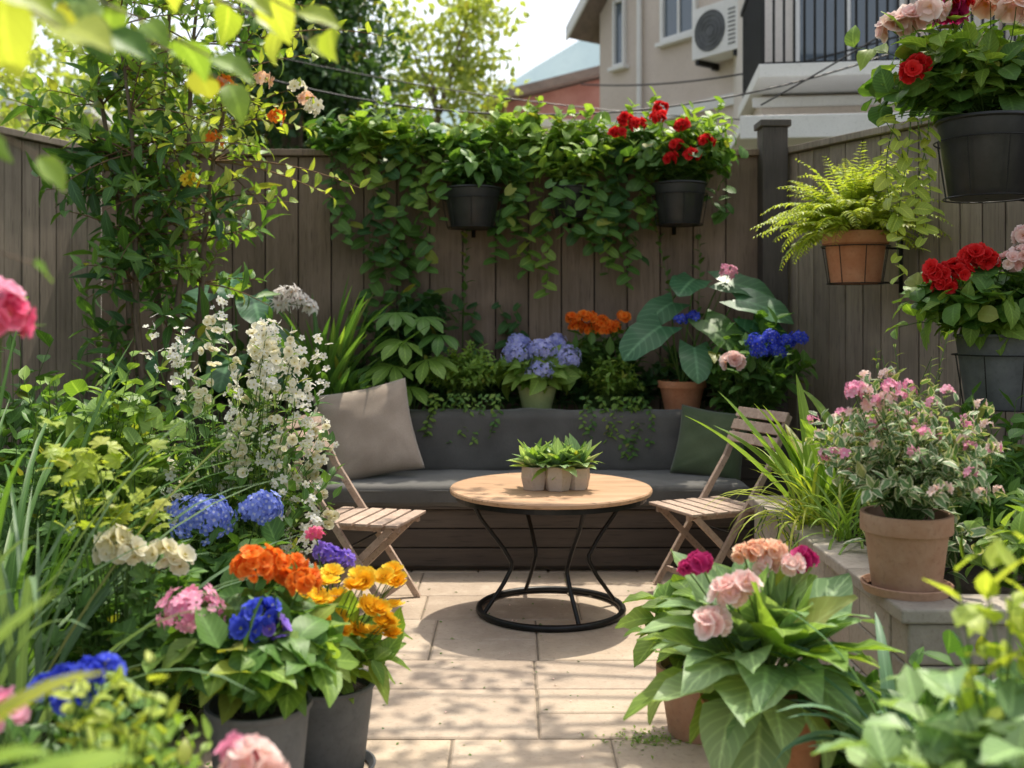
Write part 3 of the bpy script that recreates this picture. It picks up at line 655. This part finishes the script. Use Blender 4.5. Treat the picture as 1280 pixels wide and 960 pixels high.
def f4(mb):
    c=A_(2.4,5.3,2.5)
    shrub(mb,c,(2.3,5.25,2.68),(.5,.34,.26),60,RO,.13,7,G_mid,sr=.004)
    shrub(mb,c,(2.2,5.2,2.76),(.55,.34,.3),50,OVW,.16,7,G_light,sr=.004)
    for x,L in ((1.84,.3),(1.9,.5),(1.97,.78),(2.05,.55),(2.0,.65)):
        s=A_(x,5.12,2.5);stem(mb,c,s,.004,None,.15);vine(mb,s,L,HE,.085,G_lime,.04,dens=22)
    for q,m in (((1.93,5.05,2.95),P_pale),((2.01,5.0,2.98),P_pale),((1.86,5.1,2.92),P_pale),((2.3,5.0,3.03),P_peach),((2.4,4.95,2.99),P_pale),((2.12,5.05,2.99),P_mag),((2.52,5.0,2.97),P_pale)):
        stem(mb,c,q,.004);head(mb,q,.05,9,PAN,.12,m,.7,-.1)
    redfl(mb,[(1.96,5.02,2.73),(1.92,5.0,2.69),(2.16,5.0,3.04)],c,.04,P_red,9,.075)
hanging('hanging_pink_flower_pot',(2.42,5.3,2.12),.245,.40,M_black,(2.93,5.62),f4)
def f5(mb):
    c=A_(2.42,5.2,1.40)
    shrub(mb,c,(2.36,5.12,1.58),(.42,.3,.2),50,RO,.125,7,G_mid,sr=.004);shrub(mb,c,(2.2,5.1,1.5),(.35,.28,.2),30,OVW,.14,7,G_light,sr=.004)
    redfl(mb,[(2.06,4.95,1.67),(2.02,4.95,1.72),(2.12,4.95,1.73),(2.2,4.95,1.80),(2.24,4.95,1.79)],c,.045,P_red,13,.075)
    redfl(mb,[(2.42,4.9,1.80),(2.36,4.92,1.77),(2.5,4.9,1.86),(2.46,4.95,1.9)],c,.05,P_pale,14,.07)
hanging('hanging_geranium_pot',(2.45,5.2,1.06),.225,.37,M_grey,(2.97,5.5),f5)
mb=MB()
for a,b_ in (((1.25,7.45,1.3),(1.02,7.5,2.3)),((1.3,7.45,1.2),(1.35,7.5,2.1)),((-.36,7.5,1.3),(-.33,7.52,2.2))): stem(mb,a,b_,.003,None,.08,(OV,.09,14,G_mid))
mb.build('climbing_stem')

Zb=.8
def pl(name,base,fn,potspec=None):
    mb=MB();fn(mb);o=mb.build('foliage');parts=[o]
    if potspec: parts.append(pot(base,*potspec[:3],**(potspec[3] if len(potspec)>3 else {})))
    group(name,base,parts)
def q(mb):
    for P,s,az in (((-1.95,6.95,1.45),.36,-2.2),((-1.72,6.9,1.66),.34,-1.2),((-1.85,6.85,1.25),.34,-1.6),((-2.05,7.0,1.68),.34,-2.6),((-1.6,6.9,1.4),.3,-.6),((-2.2,6.9,1.3),.34,-2.4),((-1.9,7.1,1.8),.3,-1.5),((-1.55,6.9,1.15),.3,-1.0)):
        stem(mb,(-1.9,7.25,Zb),P,.008,None,.12);D=A_(math.cos(az),math.sin(az),-.45);inst(mb,HEB,[P],[D],A_(0,-.5,.8),s,G_ear)
pl('elephant_ear_plant',(-1.9,7.25,Zb),q)
def q(mb):
    tuft(mb,(-1.28,6.98,Zb),52,.98,.065,G_mid,(.7,1.5),(.1,.8),.06)
    tuft(mb,(-1.2,6.95,Zb),20,.85,.065,G_light,(.7,1.5),(.2,.9),.06)
    tuft(mb,(-1.1,6.95,Zb),24,.6,.06,G_mid,(.5,1.4),(.3,1.1),.06)
pl('yucca_plant',(-1.28,6.98,Zb),q)
def q(mb):
    c=(-1.46,6.8,1.60);stem(mb,(-1.5,7.2,Zb),c,.006)
    for o_ in ((0,0,0),(.09,0,.03),(-.09,.02,-.01),(.03,-.03,.08),(-.05,0,.07),(.14,0,-.02)): stem(mb,c,A_(*c)+A_(*o_),.003);head(mb,A_(*c)+A_(*o_),.02,4,LILY,.13,P_lily,.8,.0)
pl('white_lily_flower',(-1.5,7.2,Zb),q)
def q(mb):
    for P,s in (((-.72,6.88,1.36),.25),((-.78,6.86,1.2),.25),((-.56,6.9,1.24),.25),((-.9,6.9,1.18),.22),((-.78,7.0,1.55),.23),((-.6,7.0,1.52),.23),((-.48,6.95,1.40),.22),((-.68,6.85,1.06),.24)):
        stem(mb,(-.7,7.2,Zb),P,.005,None,.12);D=A_(U(-.6,.6),-1,-.25);inst(mb,PALM,[P],[D],A_(0,-.45,.85),s,G_mid if s<.24 else G_light)
    shrub(mb,(-.75,7.3,Zb),(-.72,7.3,1.5),(.42,.14,.28),34,HE,.13,7,G_dark)
pl('umbrella_leaf_shrub',(-.7,7.25,Zb),q)
def q(mb):
    shrub(mb,(-.34,7.1,.95),(-.34,7.0,1.15),(.29,.18,.22),84,OVS,.052,16,G_light,sr=.002)
    for i in range(16): vine(mb,(-.34+U(-.26,.26),6.8,1.02),U(.15,.32),OVS,.05,G_light if i%2 else G_mid,.03,dens=50)
pl('trailing_bush',(-.34,7.1,Zb),q)
def q(mb):
    c=(.17,7.08,1.03)
    shrub(mb,c,(.17,7.0,1.12),(.33,.2,.11),34,OVW,.18,5,G_light)
    for h_ in ((.03,6.93,1.27,.09),(.2,6.91,1.30,.085),(.36,6.95,1.24,.09),(.19,6.86,1.16,.085),(.05,7.1,1.34,.07),(.30,7.1,1.34,.07)):
        stem(mb,c,h_[:3]);head(mb,h_[:3],h_[3],80,FL4,.042,P_lav,.85,-.5)
pl('potted_lavender_hydrangea',(.17,7.08,.886),q,(.14,.17,M_gpot,dict(rim=False,taper=.7)))
def q(mb):
    shrub(mb,(.61,7.3,Zb),(.61,7.2,1.28),(.3,.18,.2),44,OV,.12,8,G_mid)
    redfl(mb,[(.61+U(-.22,.22),7.1+U(-.05,.05),1.47+U(-.05,.06)) for _ in range(14)],(.61,7.3,Zb),.038,P_orange,13,.05)
pl('orange_geranium',(.61,7.3,Zb),q)
def q(mb):
    shrub(mb,(.66,7.1,.92),(.66,7.02,1.08),(.24,.15,.17),62,OVS,.052,14,G_light,sr=.002)
    for i in range(18): vine(mb,(.66+U(-.2,.2),6.8,1.0),U(.15,.4),OVS,.05,G_light if i%2 else G_mid,.03,dens=50)
pl('trailing_bush',(.66,7.1,Zb),q)
def q(mb):
    c=A_(1.16,7.1,1.05)
    for P,az,s,tl in (((.99,6.9,1.46),-2.3,.36,.35),((1.28,6.9,1.5),-1.0,.34,.4),((1.5,6.95,1.64),-.5,.38,.2),((1.42,7.1,1.76),-.2,.38,.1),((1.1,7.1,1.62),-2.4,.32,.3),((1.6,6.9,1.5),-.9,.36,.5),((1.2,6.85,1.32),-1.6,.28,.5),((1.25,7.1,1.78),-1.9,.32,.1),((1.42,6.88,1.4),-1.2,.32,.4)):
        stem(mb,c,P,.008,None,.1);D=A_(math.cos(az),math.sin(az)*.7,-tl);inst(mb,HEB,[P],[D],A_(0,-.5,.8),s*1.08,G_ear if s!=.34 else G_mid)
    stem(mb,c,(1.47,7.05,1.82));head(mb,(1.47,7.05,1.82),.055,14,FL5,.06,P_pink)
pl('potted_elephant_ear',(1.16,7.1,.886),q,(.165,.2,M_terra))
def q(mb):
    shrub(mb,(1.5,6.95,.6),(1.6,6.75,1.2),(.34,.25,.33),64,OV,.15,8,G_mid)
    for x,z in ((1.52,1.36),(1.62,1.39),(1.72,1.36),(1.65,1.31),(1.79,1.38),(1.55,1.30)): stem(mb,(1.5,6.9,.7),(x,6.5,z));head(mb,(x,6.5,z),.055,30,FL5,.044,P_royal)
    stem(mb,(1.5,6.9,.7),(1.38,6.5,1.24));head(mb,(1.38,6.5,1.24),.045,8,DBO,.09,P_pale)
    stem(mb,(1.4,6.9,.7),(1.12,6.9,1.5));head(mb,(1.12,6.9,1.5),.045,22,FL5,.042,P_royal);head(mb,(1.2,6.9,1.52),.04,18,FL5,.042,P_royal)
pl('blue_hydrangea',(1.5,6.95,.0),q)
mb=MB()
for x in np.arange(-2.7,1.75,.2): shrub(mb,(x,7.3,Zb),(x,7.3,1.06),(.24,.15,.24),15,OV,.13,7,G_dark)
mb.build('low_shrubbery')

e=empty('tall_garden_shrub',(-2.15,6.25,0));tr=MB();lf=MB();fl=MB()
trunks=[]
for bx,by,tx,ty,tz in ((-.08,0,-.35,-.1,3.6),(0,.05,.05,.1,4.0),(.07,-.04,.35,-.1,3.7),(.02,-.08,-.12,-.25,3.2),(.1,.03,.5,.1,3.2)):
    t=np.linspace(0,1,14);P=np.stack([bx+(tx-bx)*t**1.5+.03*np.sin(t*9+bx*40),by+(ty-by)*t**1.5+.03*np.sin(t*7),tz*t],-1);tube(tr,P,.03,.008,M_bark,7);trunks.append(P)
def twig(a,b,n,tp,ls,m,r=.006):
    a=A_(*a);b=A_(*b);c=(a+b)/2+A_(0,0,.12)*np.linalg.norm(b-a);p,t=bez(a,c,b,np.linspace(0,1,7));tube(tr,p,r,r*.3,stemB,4)
    p,t=bez(a,c,b,np.linspace(.25,1,n));leaves_on(lf,p,t,tp,ls,m)
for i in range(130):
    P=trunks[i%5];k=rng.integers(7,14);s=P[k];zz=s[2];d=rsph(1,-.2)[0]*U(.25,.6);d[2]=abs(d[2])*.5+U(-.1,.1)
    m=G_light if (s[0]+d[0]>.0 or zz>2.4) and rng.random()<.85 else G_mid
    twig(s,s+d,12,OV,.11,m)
for i in range(44):
    P=trunks[i%5];s=P[rng.integers(6,11)];d=A_(U(-.5,.4),U(-.4,.1),U(-.3,.25));twig(s,s+d,8,LA,.22,G_mid if i%3 else G_dark)
for i in range(40):
    P=trunks[i%5];s=P[rng.integers(8,14)];twig(s,s+A_(U(.2,.95),U(-.4,.2),U(-.3,.3)),12,OV,.095,G_lime)
for i in range(18):
    P=trunks[i%5];s=P[rng.integers(4,8)];twig(s,s+A_(U(-.4,.4),U(-.4,.2),U(-.3,.3)),9,LA,.18,G_mid)
for P,m in (((.95,-.2,2.78),P_peach),((1.0,-.25,2.72),P_cream),((.78,-.2,2.68),P_orange),((.5,-.3,2.85),P_orange),((.7,-.2,2.9),P_peach),((.42,-.2,2.55),P_orange),((.3,-.3,2.3),P_yellow),((.9,-.2,2.85),P_cream)):
    twig((.3,0,2.6),P,8,OV,.07,G_lime,.004);head(fl,P,.04,6,FL5,.075,m)
tr.build('trunks',parent=e);lf.build('leaves',parent=e);fl.build('flowers',parent=e)

def q(mb):
    shrub(mb,(-1.25,4.6,0),(-1.22,4.6,.8),(.5,.4,.46),90,OV,.09,10,G_mid,sr=.004)
    for i in range(56):
        x=U(-1.5,-.80);z=U(.72,1.54)-.28*abs(x+1.3);P=A_(x,4.45+U(-.25,.2),z);stem(mb,(-1.22+U(-.15,.15),4.6,.2),P,.003,None,.07,(LAS,.07,14,G_light))
        n=int(U(10,20));Q=P+np.stack([rng.normal(0,.024,n),rng.normal(0,.022,n),U(-.15,.08,n)],-1);inst(mb,FL5 if i%3 else PAN,Q,rsph(n),A_(0,-.6,.5)+rng.normal(0,.5,(n,3)),.045*U(.5,1.2,n),P_white if i%3 else P_cream)
pl('white_flowering_shrub',(-1.25,4.6,0),q)
for nm,c,r,ns,tp,ls,lp,m in (('green_shrub',(-2.0,5.4,.65),(.55,.45,.5),76,OV,.14,8,G_mid),('green_shrub',(-1.55,6.2,.5),(.35,.35,.42),50,OV,.14,8,G_light),('green_shrub',(-1.95,4.3,.6),(.5,.5,.6),84,OV,.11,9,G_mid),
    ('fern_shrub',(-1.5,3.6,.45),(.4,.4,.45),70,LOB,.09,8,G_mid),('green_shrub',(-2.6,6.4,.7),(.45,.45,.6),50,OV,.15,8,G_dark),('green_shrub',(-2.6,5.2,.8),(.5,.5,.8),60,OV,.15,8,G_mid),('green_shrub',(-1.1,3.95,.3),(.3,.3,.35),44,OVW,.14,7,G_dark),('green_shrub',(-1.6,5.3,.5),(.35,.35,.45),40,LA,.17,9,G_light),('green_shrub',(-1.3,5.15,.25),(.26,.3,.2),36,OV,.11,8,G_mid)):
    mb=MB();shrub(mb,(c[0],c[1],0),c,r,ns,tp,ls,lp,m,zmin=-.6);mb.build(nm)
def q(mb):
    shrub(mb,(-1.6,4.3,0),(-1.62,4.2,1.0),(.32,.25,.32),34,HE,.12,8,G_light,zmin=-.2)
    for i in range(14): stem(mb,(-1.7,4.2,.4),(-1.7+U(-.25,.35),4.1,U(1.15,1.5)),.003,None,.1,(OV,.08,12,G_light))
pl('green_shrub',(-1.6,4.3,0),q)
def q(mb):
    shrub(mb,(-1.1,3.95,0),(-1.06,3.9,.5),(.34,.25,.2),40,OVW,.16,6,G_mid)
    for h_ in ((-1.13,3.8,.775,.105),(-.93,3.85,.80,.07)): stem(mb,(-1.1,3.95,.1),h_[:3]);head(mb,h_[:3],h_[3],110,FL4,.042,P_blue,.8,-.5)
pl('blue_hydrangea',(-1.1,3.95,0),q)
def q(mb):
    shrub(mb,(-1.2,3.2,0),(-1.15,3.2,.55),(.28,.22,.26),50,LOB,.08,8,G_mid)
    for P in ((-1.18,3.1,.84),(-1.13,3.08,.81),(-1.05,3.1,.80),(-1.2,3.12,.80),(-1.0,3.12,.78)): stem(mb,(-1.15,3.2,.1),P);head(mb,P,.032,8,PAN,.06,P_cream)
    for i in range(22): 
        P=A_(-1.24+U(-.14,.14),3.15+U(-.08,.08),U(.88,1.12));stem(mb,(-1.25,3.2,.2),P,.003);n=4;inst(mb,LOB,P+rng.normal(0,.035,(n,3)),rsph(n,-.2),A_(0,-.4,.9)+rng.normal(0,.3,(n,3)),.05*U(.7,1.2,n),G_lime)
pl('cream_flowering_plant',(-1.2,3.2,0),q)
def q(mb):
    tuft(mb,(-1.46,2.9,.1),64,1.3,.024,G_grass,(.9,1.5),(.5,1.8),.12)
    tuft(mb,(-1.65,3.3,.1),36,1.4,.024,G_mid,(1.0,1.5),(.4,1.8),.12)
pl('ornamental_grass',(-1.46,2.9,0),q)
def q(mb):
    P=(-1.08,2.2,1.50);stem(mb,(-1.2,2.3,0),P,.006,None,.05,(LA,.12,10,G_mid));head(mb,P,.045,14,PAN,.065,P_hot);head(mb,(-1.10,2.2,1.53),.045,12,PAN,.065,P_pink)
pl('pink_carnation',(-1.2,2.3,0),q)
def q(mb):
    c=A_(-.73,3.0,.38)
    shrub(mb,c,(-.74,2.99,.56),(.28,.22,.1),44,OVW,.15,6,G_mid,zmin=-.2)
    shrub(mb,c,(-.70,2.95,.52),(.24,.18,.1),16,OVW,.16,6,G_light,zmin=-.2)
    for h_,m,n,s,tp in (((-.905,2.93,.675,.08),P_pink,70,.04,FL5),((-.75,3.05,.775,.062),P_orange,38,.046,PAN),((-.61,3.05,.735,.042),P_orange,18,.046,PAN),((-.66,3.1,.76,.04),P_orange,18,.046,PAN),((-.70,2.9,.675,.045),P_royal,14,.06,PAN),((-.735,2.88,.65,.035),P_royal,9,.058,PAN),((-.665,2.9,.64,.03),P_purple,8,.055,PAN)):
        stem(mb,c,h_[:3],.004,None,.08,(OV,.1,4,G_mid));head(mb,h_[:3],h_[3],n,tp,s,m,.8,-.45)
pl('potted_mixed_flowers',(-.73,3.0,0),q,(.15,.40,M_grey,dict(rim=False,taper=.72)))
def q(mb):
    c=A_(-.62,3.42,.27)
    shrub(mb,c,(-.59,3.40,.43),(.23,.2,.12),46,OV,.14,7,G_light,zmin=-.3)
    for i in range(42):
        P=A_(-.50+U(-.15,.14),3.34+U(-.12,.12),.585+U(-.10,.11));stem(mb,c,P,.003);inst(mb,DBM,[P],[rsph(1)[0]*A_(1,1,.2)],A_(U(-.5,.5),U(-1.1,-.2),.9),U(.07,.09),P_yellow)
    for o_ in ((-.60,3.5,.70),(-.57,3.5,.69),(-.63,3.5,.715)): stem(mb,c,o_);head(mb,o_,.032,14,FL5,.05,P_purple)
    stem(mb,c,(-.66,3.5,.78));head(mb,(-.66,3.5,.78),.02,8,FL5,.04,P_hot)
pl('potted_marigold',(-.61,3.46,0),q,(.155,.30,M_grey,dict(rim=False,taper=.75,saucer=True)))
def q(mb):
    shrub(mb,(-.75,2.0,0),(-.72,2.0,.62),(.15,.15,.14),36,OV,.055,12,G_light,zmin=-.3)
    for i in range(14): stem(mb,(-.75,2,.3),(U(-.84,-.56),1.95,U(.72,.88)),.003,None,.05,(OV,.055,12,G_lime))
    P=(-.485,1.95,.665);stem(mb,(-.65,2,.2),P);head(mb,P,.035,10,PAN,.06,P_pale);head(mb,(-.515,1.97,.68),.025,7,PAN,.055,P_pink);head(mb,(-.455,1.95,.64),.025,7,PAN,.055,P_pale)
    P=(-.98,2.0,.74);stem(mb,(-.9,2,.2),P);head(mb,P,.03,7,PAN,.06,P_pink)
pl('pink_flowering_shrub',(-.75,2.0,0),q)
def q(mb):
    shrub(mb,(-.95,2.35,0),(-.98,2.3,.5),(.22,.2,.2),44,OV,.08,9,G_mid)
    for P in ((-.97,2.28,.71),(-.93,2.28,.725),(-1.02,2.28,.69),(-.89,2.28,.735),(-.95,2.25,.68)): stem(mb,(-.95,2.35,.2),P);head(mb,P,.025,7,PAN,.05,P_royal)
pl('blue_pansy',(-.95,2.35,0),q)
def q(mb):
    for az,el,L,w_,dr in ((.25,1.0,.42,.10,.9),(.1,.6,.4,.10,.5),(.5,1.2,.45,.08,.7),(-.3,.9,.4,.09,.9),(.3,.45,.38,.09,.3)): blade(mb,(-.86,1.35,.76),az,el,L,w_,dr,G_light)
    for az,el,L,w_,dr in ((0,1.3,.4,.07,.5),(.3,1.0,.35,.07,.9)): blade(mb,(-.82,1.3,.68),az,el,L,w_,dr,G_mid)
    tuft(mb,(-.95,1.4,0),16,.95,.05,G_mid,(1.2,1.5),(.1,.5),.05)
pl('iris_plant',(-.9,1.4,0),q)
e=empty('overhanging_branch_tree',(-1.5,1.3,0));tr=MB();lf=MB()
tube(tr,[(.0,0,0),(.05,.0,.8),(-.02,.05,1.6),(.1,.1,2.3)],.05,.025,M_bark,9)
def tw2(a,b,n,ls,m,bend=.1,r=.005):
    a=A_(*a);b=A_(*b);c=(a+b)/2+A_(0,0,bend);p,t=bez(a,c,b,np.linspace(0,1,9));tube(tr,p,r,r*.4,M_bark,5)
    p,t=bez(a,c,b,np.linspace(.35,1,n));nn=len(p);s=np.where(np.arange(nn)%2,1,-1)[:,None]
    D=t*.5+s*np.cross(t,A_(0,0,1))*.8+A_(0,0,-.25)+rng.normal(0,.25,(nn,3));inst(lf,OVW,p,D,A_(0,-.7,.7)+rng.normal(0,.35,(nn,3)),ls*U(.7,1.1,nn),m)
for a,b_,n,ls,m in (((.1,.1,2.2),(.85,.2,1.92),10,.15,G_lime),((.1,.1,2.2),(.95,.6,1.98),12,.11,G_light),((.05,.1,2.0),(.75,.35,1.76),8,.09,G_light),((.0,.1,1.7),(.74,.35,1.59),7,.08,G_light),((.1,.1,2.3),(1.15,.7,2.06),13,.11,G_lime),((.1,.1,2.2),(.8,.5,2.0),12,.11,G_mid),((.1,.1,2.2),(1.05,1.0,2.12),14,.10,G_lime),((.1,.1,2.2),(.82,.1,1.96),9,.15,G_lime),((.1,.1,2.2),(.9,.9,2.0),12,.10,G_light)):
    tw2(a,b_,n,ls,m)
tr.build('branches',parent=e);lf.build('leaves',parent=e)

def q(mb):
    tuft(mb,(1.5,5.05,.5),34,.74,.09,G_light,(.8,1.5),(.2,.9),.06)
    tuft(mb,(1.75,5.3,.5),22,.75,.08,G_light,(.7,1.5),(.3,1.2),.06)
pl('broad_blade_plant',(1.5,5.05,.47),q)
def q(mb):
    tuft(mb,(1.38,4.85,.55),80,.48,.014,G_lime,(.2,1.4),(1.0,2.6),.06);tuft(mb,(1.45,4.5,.55),60,.42,.014,G_light,(.2,1.4),(.9,2.3),.06)
    for i in range(9): vine(mb,(1.24,4.7+U(-.2,.4),.58),U(.1,.3),LAS,.06,G_lime,.03,(-1,0,0))
pl('spider_plant',(1.38,4.85,.5),q)
def q(mb):
    c=A_(1.38,3.64,.78)
    T_=shrub(mb,c,(1.38,3.64,1.04),(.36,.32,.27),150,OVS,.06,12,G_vari,sr=.0025,zmin=-.55)
    for t_ in T_[::2]: head(mb,t_+A_(0,0,.01),.014,4,FL5,.034,P_pale if rng.random()<.5 else P_pink)
    for i in range(6): P=A_(1.2+U(-.1,.15),3.5,U(1.2,1.28));stem(mb,c,P,.003);head(mb,P,.025,12,FL5,.034,P_pale if i%2 else P_pink)
pl('potted_pink_shrub',(1.38,3.64,.557),q,(.155,.27,M_terra2,dict(saucer=True,taper=.74)))
mb=MB()
for c,r,n,m in (((1.85,4.4,.75),(.4,.4,.35),54,G_mid),((2.3,4.8,.8),(.4,.4,.4),46,G_mid),((1.95,3.75,.65),(.35,.2,.25),34,G_light),((1.6,4.1,.65),(.2,.3,.2),40,G_vari)): shrub(mb,(c[0],c[1],.45),c,r,n,OV,.11,8,m)
for i in range(10): stem(mb,(1.7,4.6,.5),(1.65+U(-.15,.25),4.5,U(1.2,1.5)),.0025,None,.1,(LAS,.05,16,G_lime))
mb.build('planter_shrubbery')
def q(mb):
    c=A_(.75,3.1,.36)
    for k in range(84):
        a=k*2.4;el=1.4-k*.0175;L=.16+.11*min(1,k/30);D=A_(math.cos(a)*math.cos(el),math.sin(a)*math.cos(el),math.sin(el)*.9)
        P=c+D*U(.08,.2)+A_(0,0,.09 if k<66 else .05);stem(mb,c,P,.004);inst(mb,OVW,[P],[D+A_(0,0,.06 if k<66 else -.25)+rng.normal(0,.12,3)],A_(0,0,1)-D*.3+rng.normal(0,.2,3),L*U(.8,1.2),G_hosta if k%4 else G_light)
    for P,m,R in (((.62,2.95,.72),P_pale,.04),((.66,2.95,.75),P_pale,.036),((.57,2.93,.645),P_pale,.04),((.73,3.1,.81),P_peach,.03),((.78,3.1,.81),P_peach,.03),((.76,3.1,.77),P_pale,.03),((.69,3.1,.80),P_peach,.026),((.56,3.1,.775),P_mag,.03),((.52,3.1,.76),P_mag,.022),((.87,3.1,.785),P_mag,.03),((.82,3.05,.78),P_pale,.026)):
        stem(mb,c,P,.004);head(mb,P,R*.85,10,PAN,R*1.7,m,.8,-.3)
pl('potted_hosta_flowers',(.75,3.1,0),q,(.19,.375,M_terra))
def q(mb): shrub(mb,(.70,3.78,.2),(.68,3.75,.38),(.26,.2,.14),30,OVW,.16,5,G_light,zmin=-.2)
pl('potted_foliage_plant',(.68,3.78,0),q,(.155,.25,M_terra2))
def q(mb):
    tuft(mb,(1.08,2.75,.2),36,.58,.04,G_blue,(.8,1.5),(.8,2.2),.07);shrub(mb,(1.0,3.2,0),(1.02,3.15,.22),(.2,.2,.2),40,LAS,.1,9,G_mid)
pl('strap_leaf_plant',(1.08,2.75,0),q)
def q(mb):
    shrub(mb,(.95,1.95,0),(.90,1.95,.62),(.24,.2,.24),50,OVW,.11,8,G_hosta,zmin=-.4)
    shrub(mb,(.98,1.95,0),(.97,2.0,.93),(.13,.12,.16),16,OV,.10,8,G_lime,zmin=-.2)
    shrub(mb,(.95,1.95,0),(.85,1.8,.55),(.25,.2,.2),20,OVW,.10,8,G_light)
pl('pale_leaf_shrub',(.95,1.95,0),q)
mb=MB();shrub(mb,(1.35,2.9,0),(1.35,2.9,.3),(.35,.4,.3),60,OV,.11,8,G_mid);shrub(mb,(1.35,2.2,0),(1.3,2.2,.35),(.3,.4,.35),50,OV,.11,8,G_mid);mb.build('dark_shrubbery')
mb=MB();n=420;P=np.stack([U(-1.1,1.2,n),U(2.3,6.1,n),np.full(n,.003)],-1);k=rng.random(n)<.6;P[k,0]=np.where(rng.random(k.sum())<.5,-1.05+abs(rng.normal(0,.2,k.sum())),1.2-abs(rng.normal(0,.2,k.sum())))
inst(mb,BG,P,rsph(n)*A_(1,1,.05),A_(0,0,1)+rng.normal(0,.15,(n,3)),U(.008,.026,n),G_mid)
n=50;P=np.stack([U(-1,1.1,n),U(2.6,5.8,n),np.full(n,.004)],-1);inst(mb,BG,P,rsph(n)*A_(1,1,.1),A_(0,0,1),.016,P_pale)
n=240;P=np.stack([.52+rng.normal(0,.09,n),3.72+rng.normal(0,.04,n),np.full(n,.003)],-1);inst(mb,BG,P,rsph(n,0),A_(0,0,1),U(.008,.02,n),G_light)
mb.build('leaf_litter')

# ================================================================ LIGHT, CAMERA
to=Vector((.20,.37,.905)).normalized();el=math.asin(to.z);az=math.atan2(to.x,to.y)
sl=bpy.data.lights.new('sun','SUN');sl.energy=5;sl.angle=math.radians(.53);sl.color=(1,.92,.77)
so_=bpy.data.objects.new('sun',sl);bpy.context.scene.collection.objects.link(so_);so_.rotation_euler=to.to_track_quat('Z','Y').to_euler();so_.location=(5,10,15)
w=bpy.data.worlds.new('World');bpy.context.scene.world=w;w.use_nodes=True;nt=w.node_tree;bg=nt.nodes['Background']
sk=nt.nodes.new('ShaderNodeTexSky');sk.sky_type='NISHITA';sk.sun_disc=False;sk.sun_elevation=el;sk.sun_rotation=az;sk.dust_density=4.0;sk.air_density=1.0;sk.ozone_density=.6
hs=nt.nodes.new('ShaderNodeHueSaturation');hs.inputs['Saturation'].default_value=.42;hs.inputs['Value'].default_value=1.9
nt.links.new(sk.outputs[0],hs.inputs['Color']);nt.links.new(hs.outputs[0],bg.inputs[0]);bg.inputs[1].default_value=.15
cd=bpy.data.cameras.new('camera');cam=bpy.data.objects.new('camera',cd);bpy.context.scene.collection.objects.link(cam)
cam.location=(0,0,1.5);cam.rotation_euler=(math.radians(90),0,0);cd.sensor_width=36;cd.lens=36*1300/1280;cd.shift_y=-80/1280;cd.clip_end=3000;cd.clip_start=.05
cd.dof.use_dof=True;cd.dof.focus_distance=4.6;cd.dof.aperture_fstop=1.9
sc=bpy.context.scene;sc.camera=cam;sc.view_settings.view_transform='Standard';sc.view_settings.look='None';sc.view_settings.exposure=0
print('verts',sum(len(o.data.vertices) for o in bpy.data.objects if o.type=='MESH'))
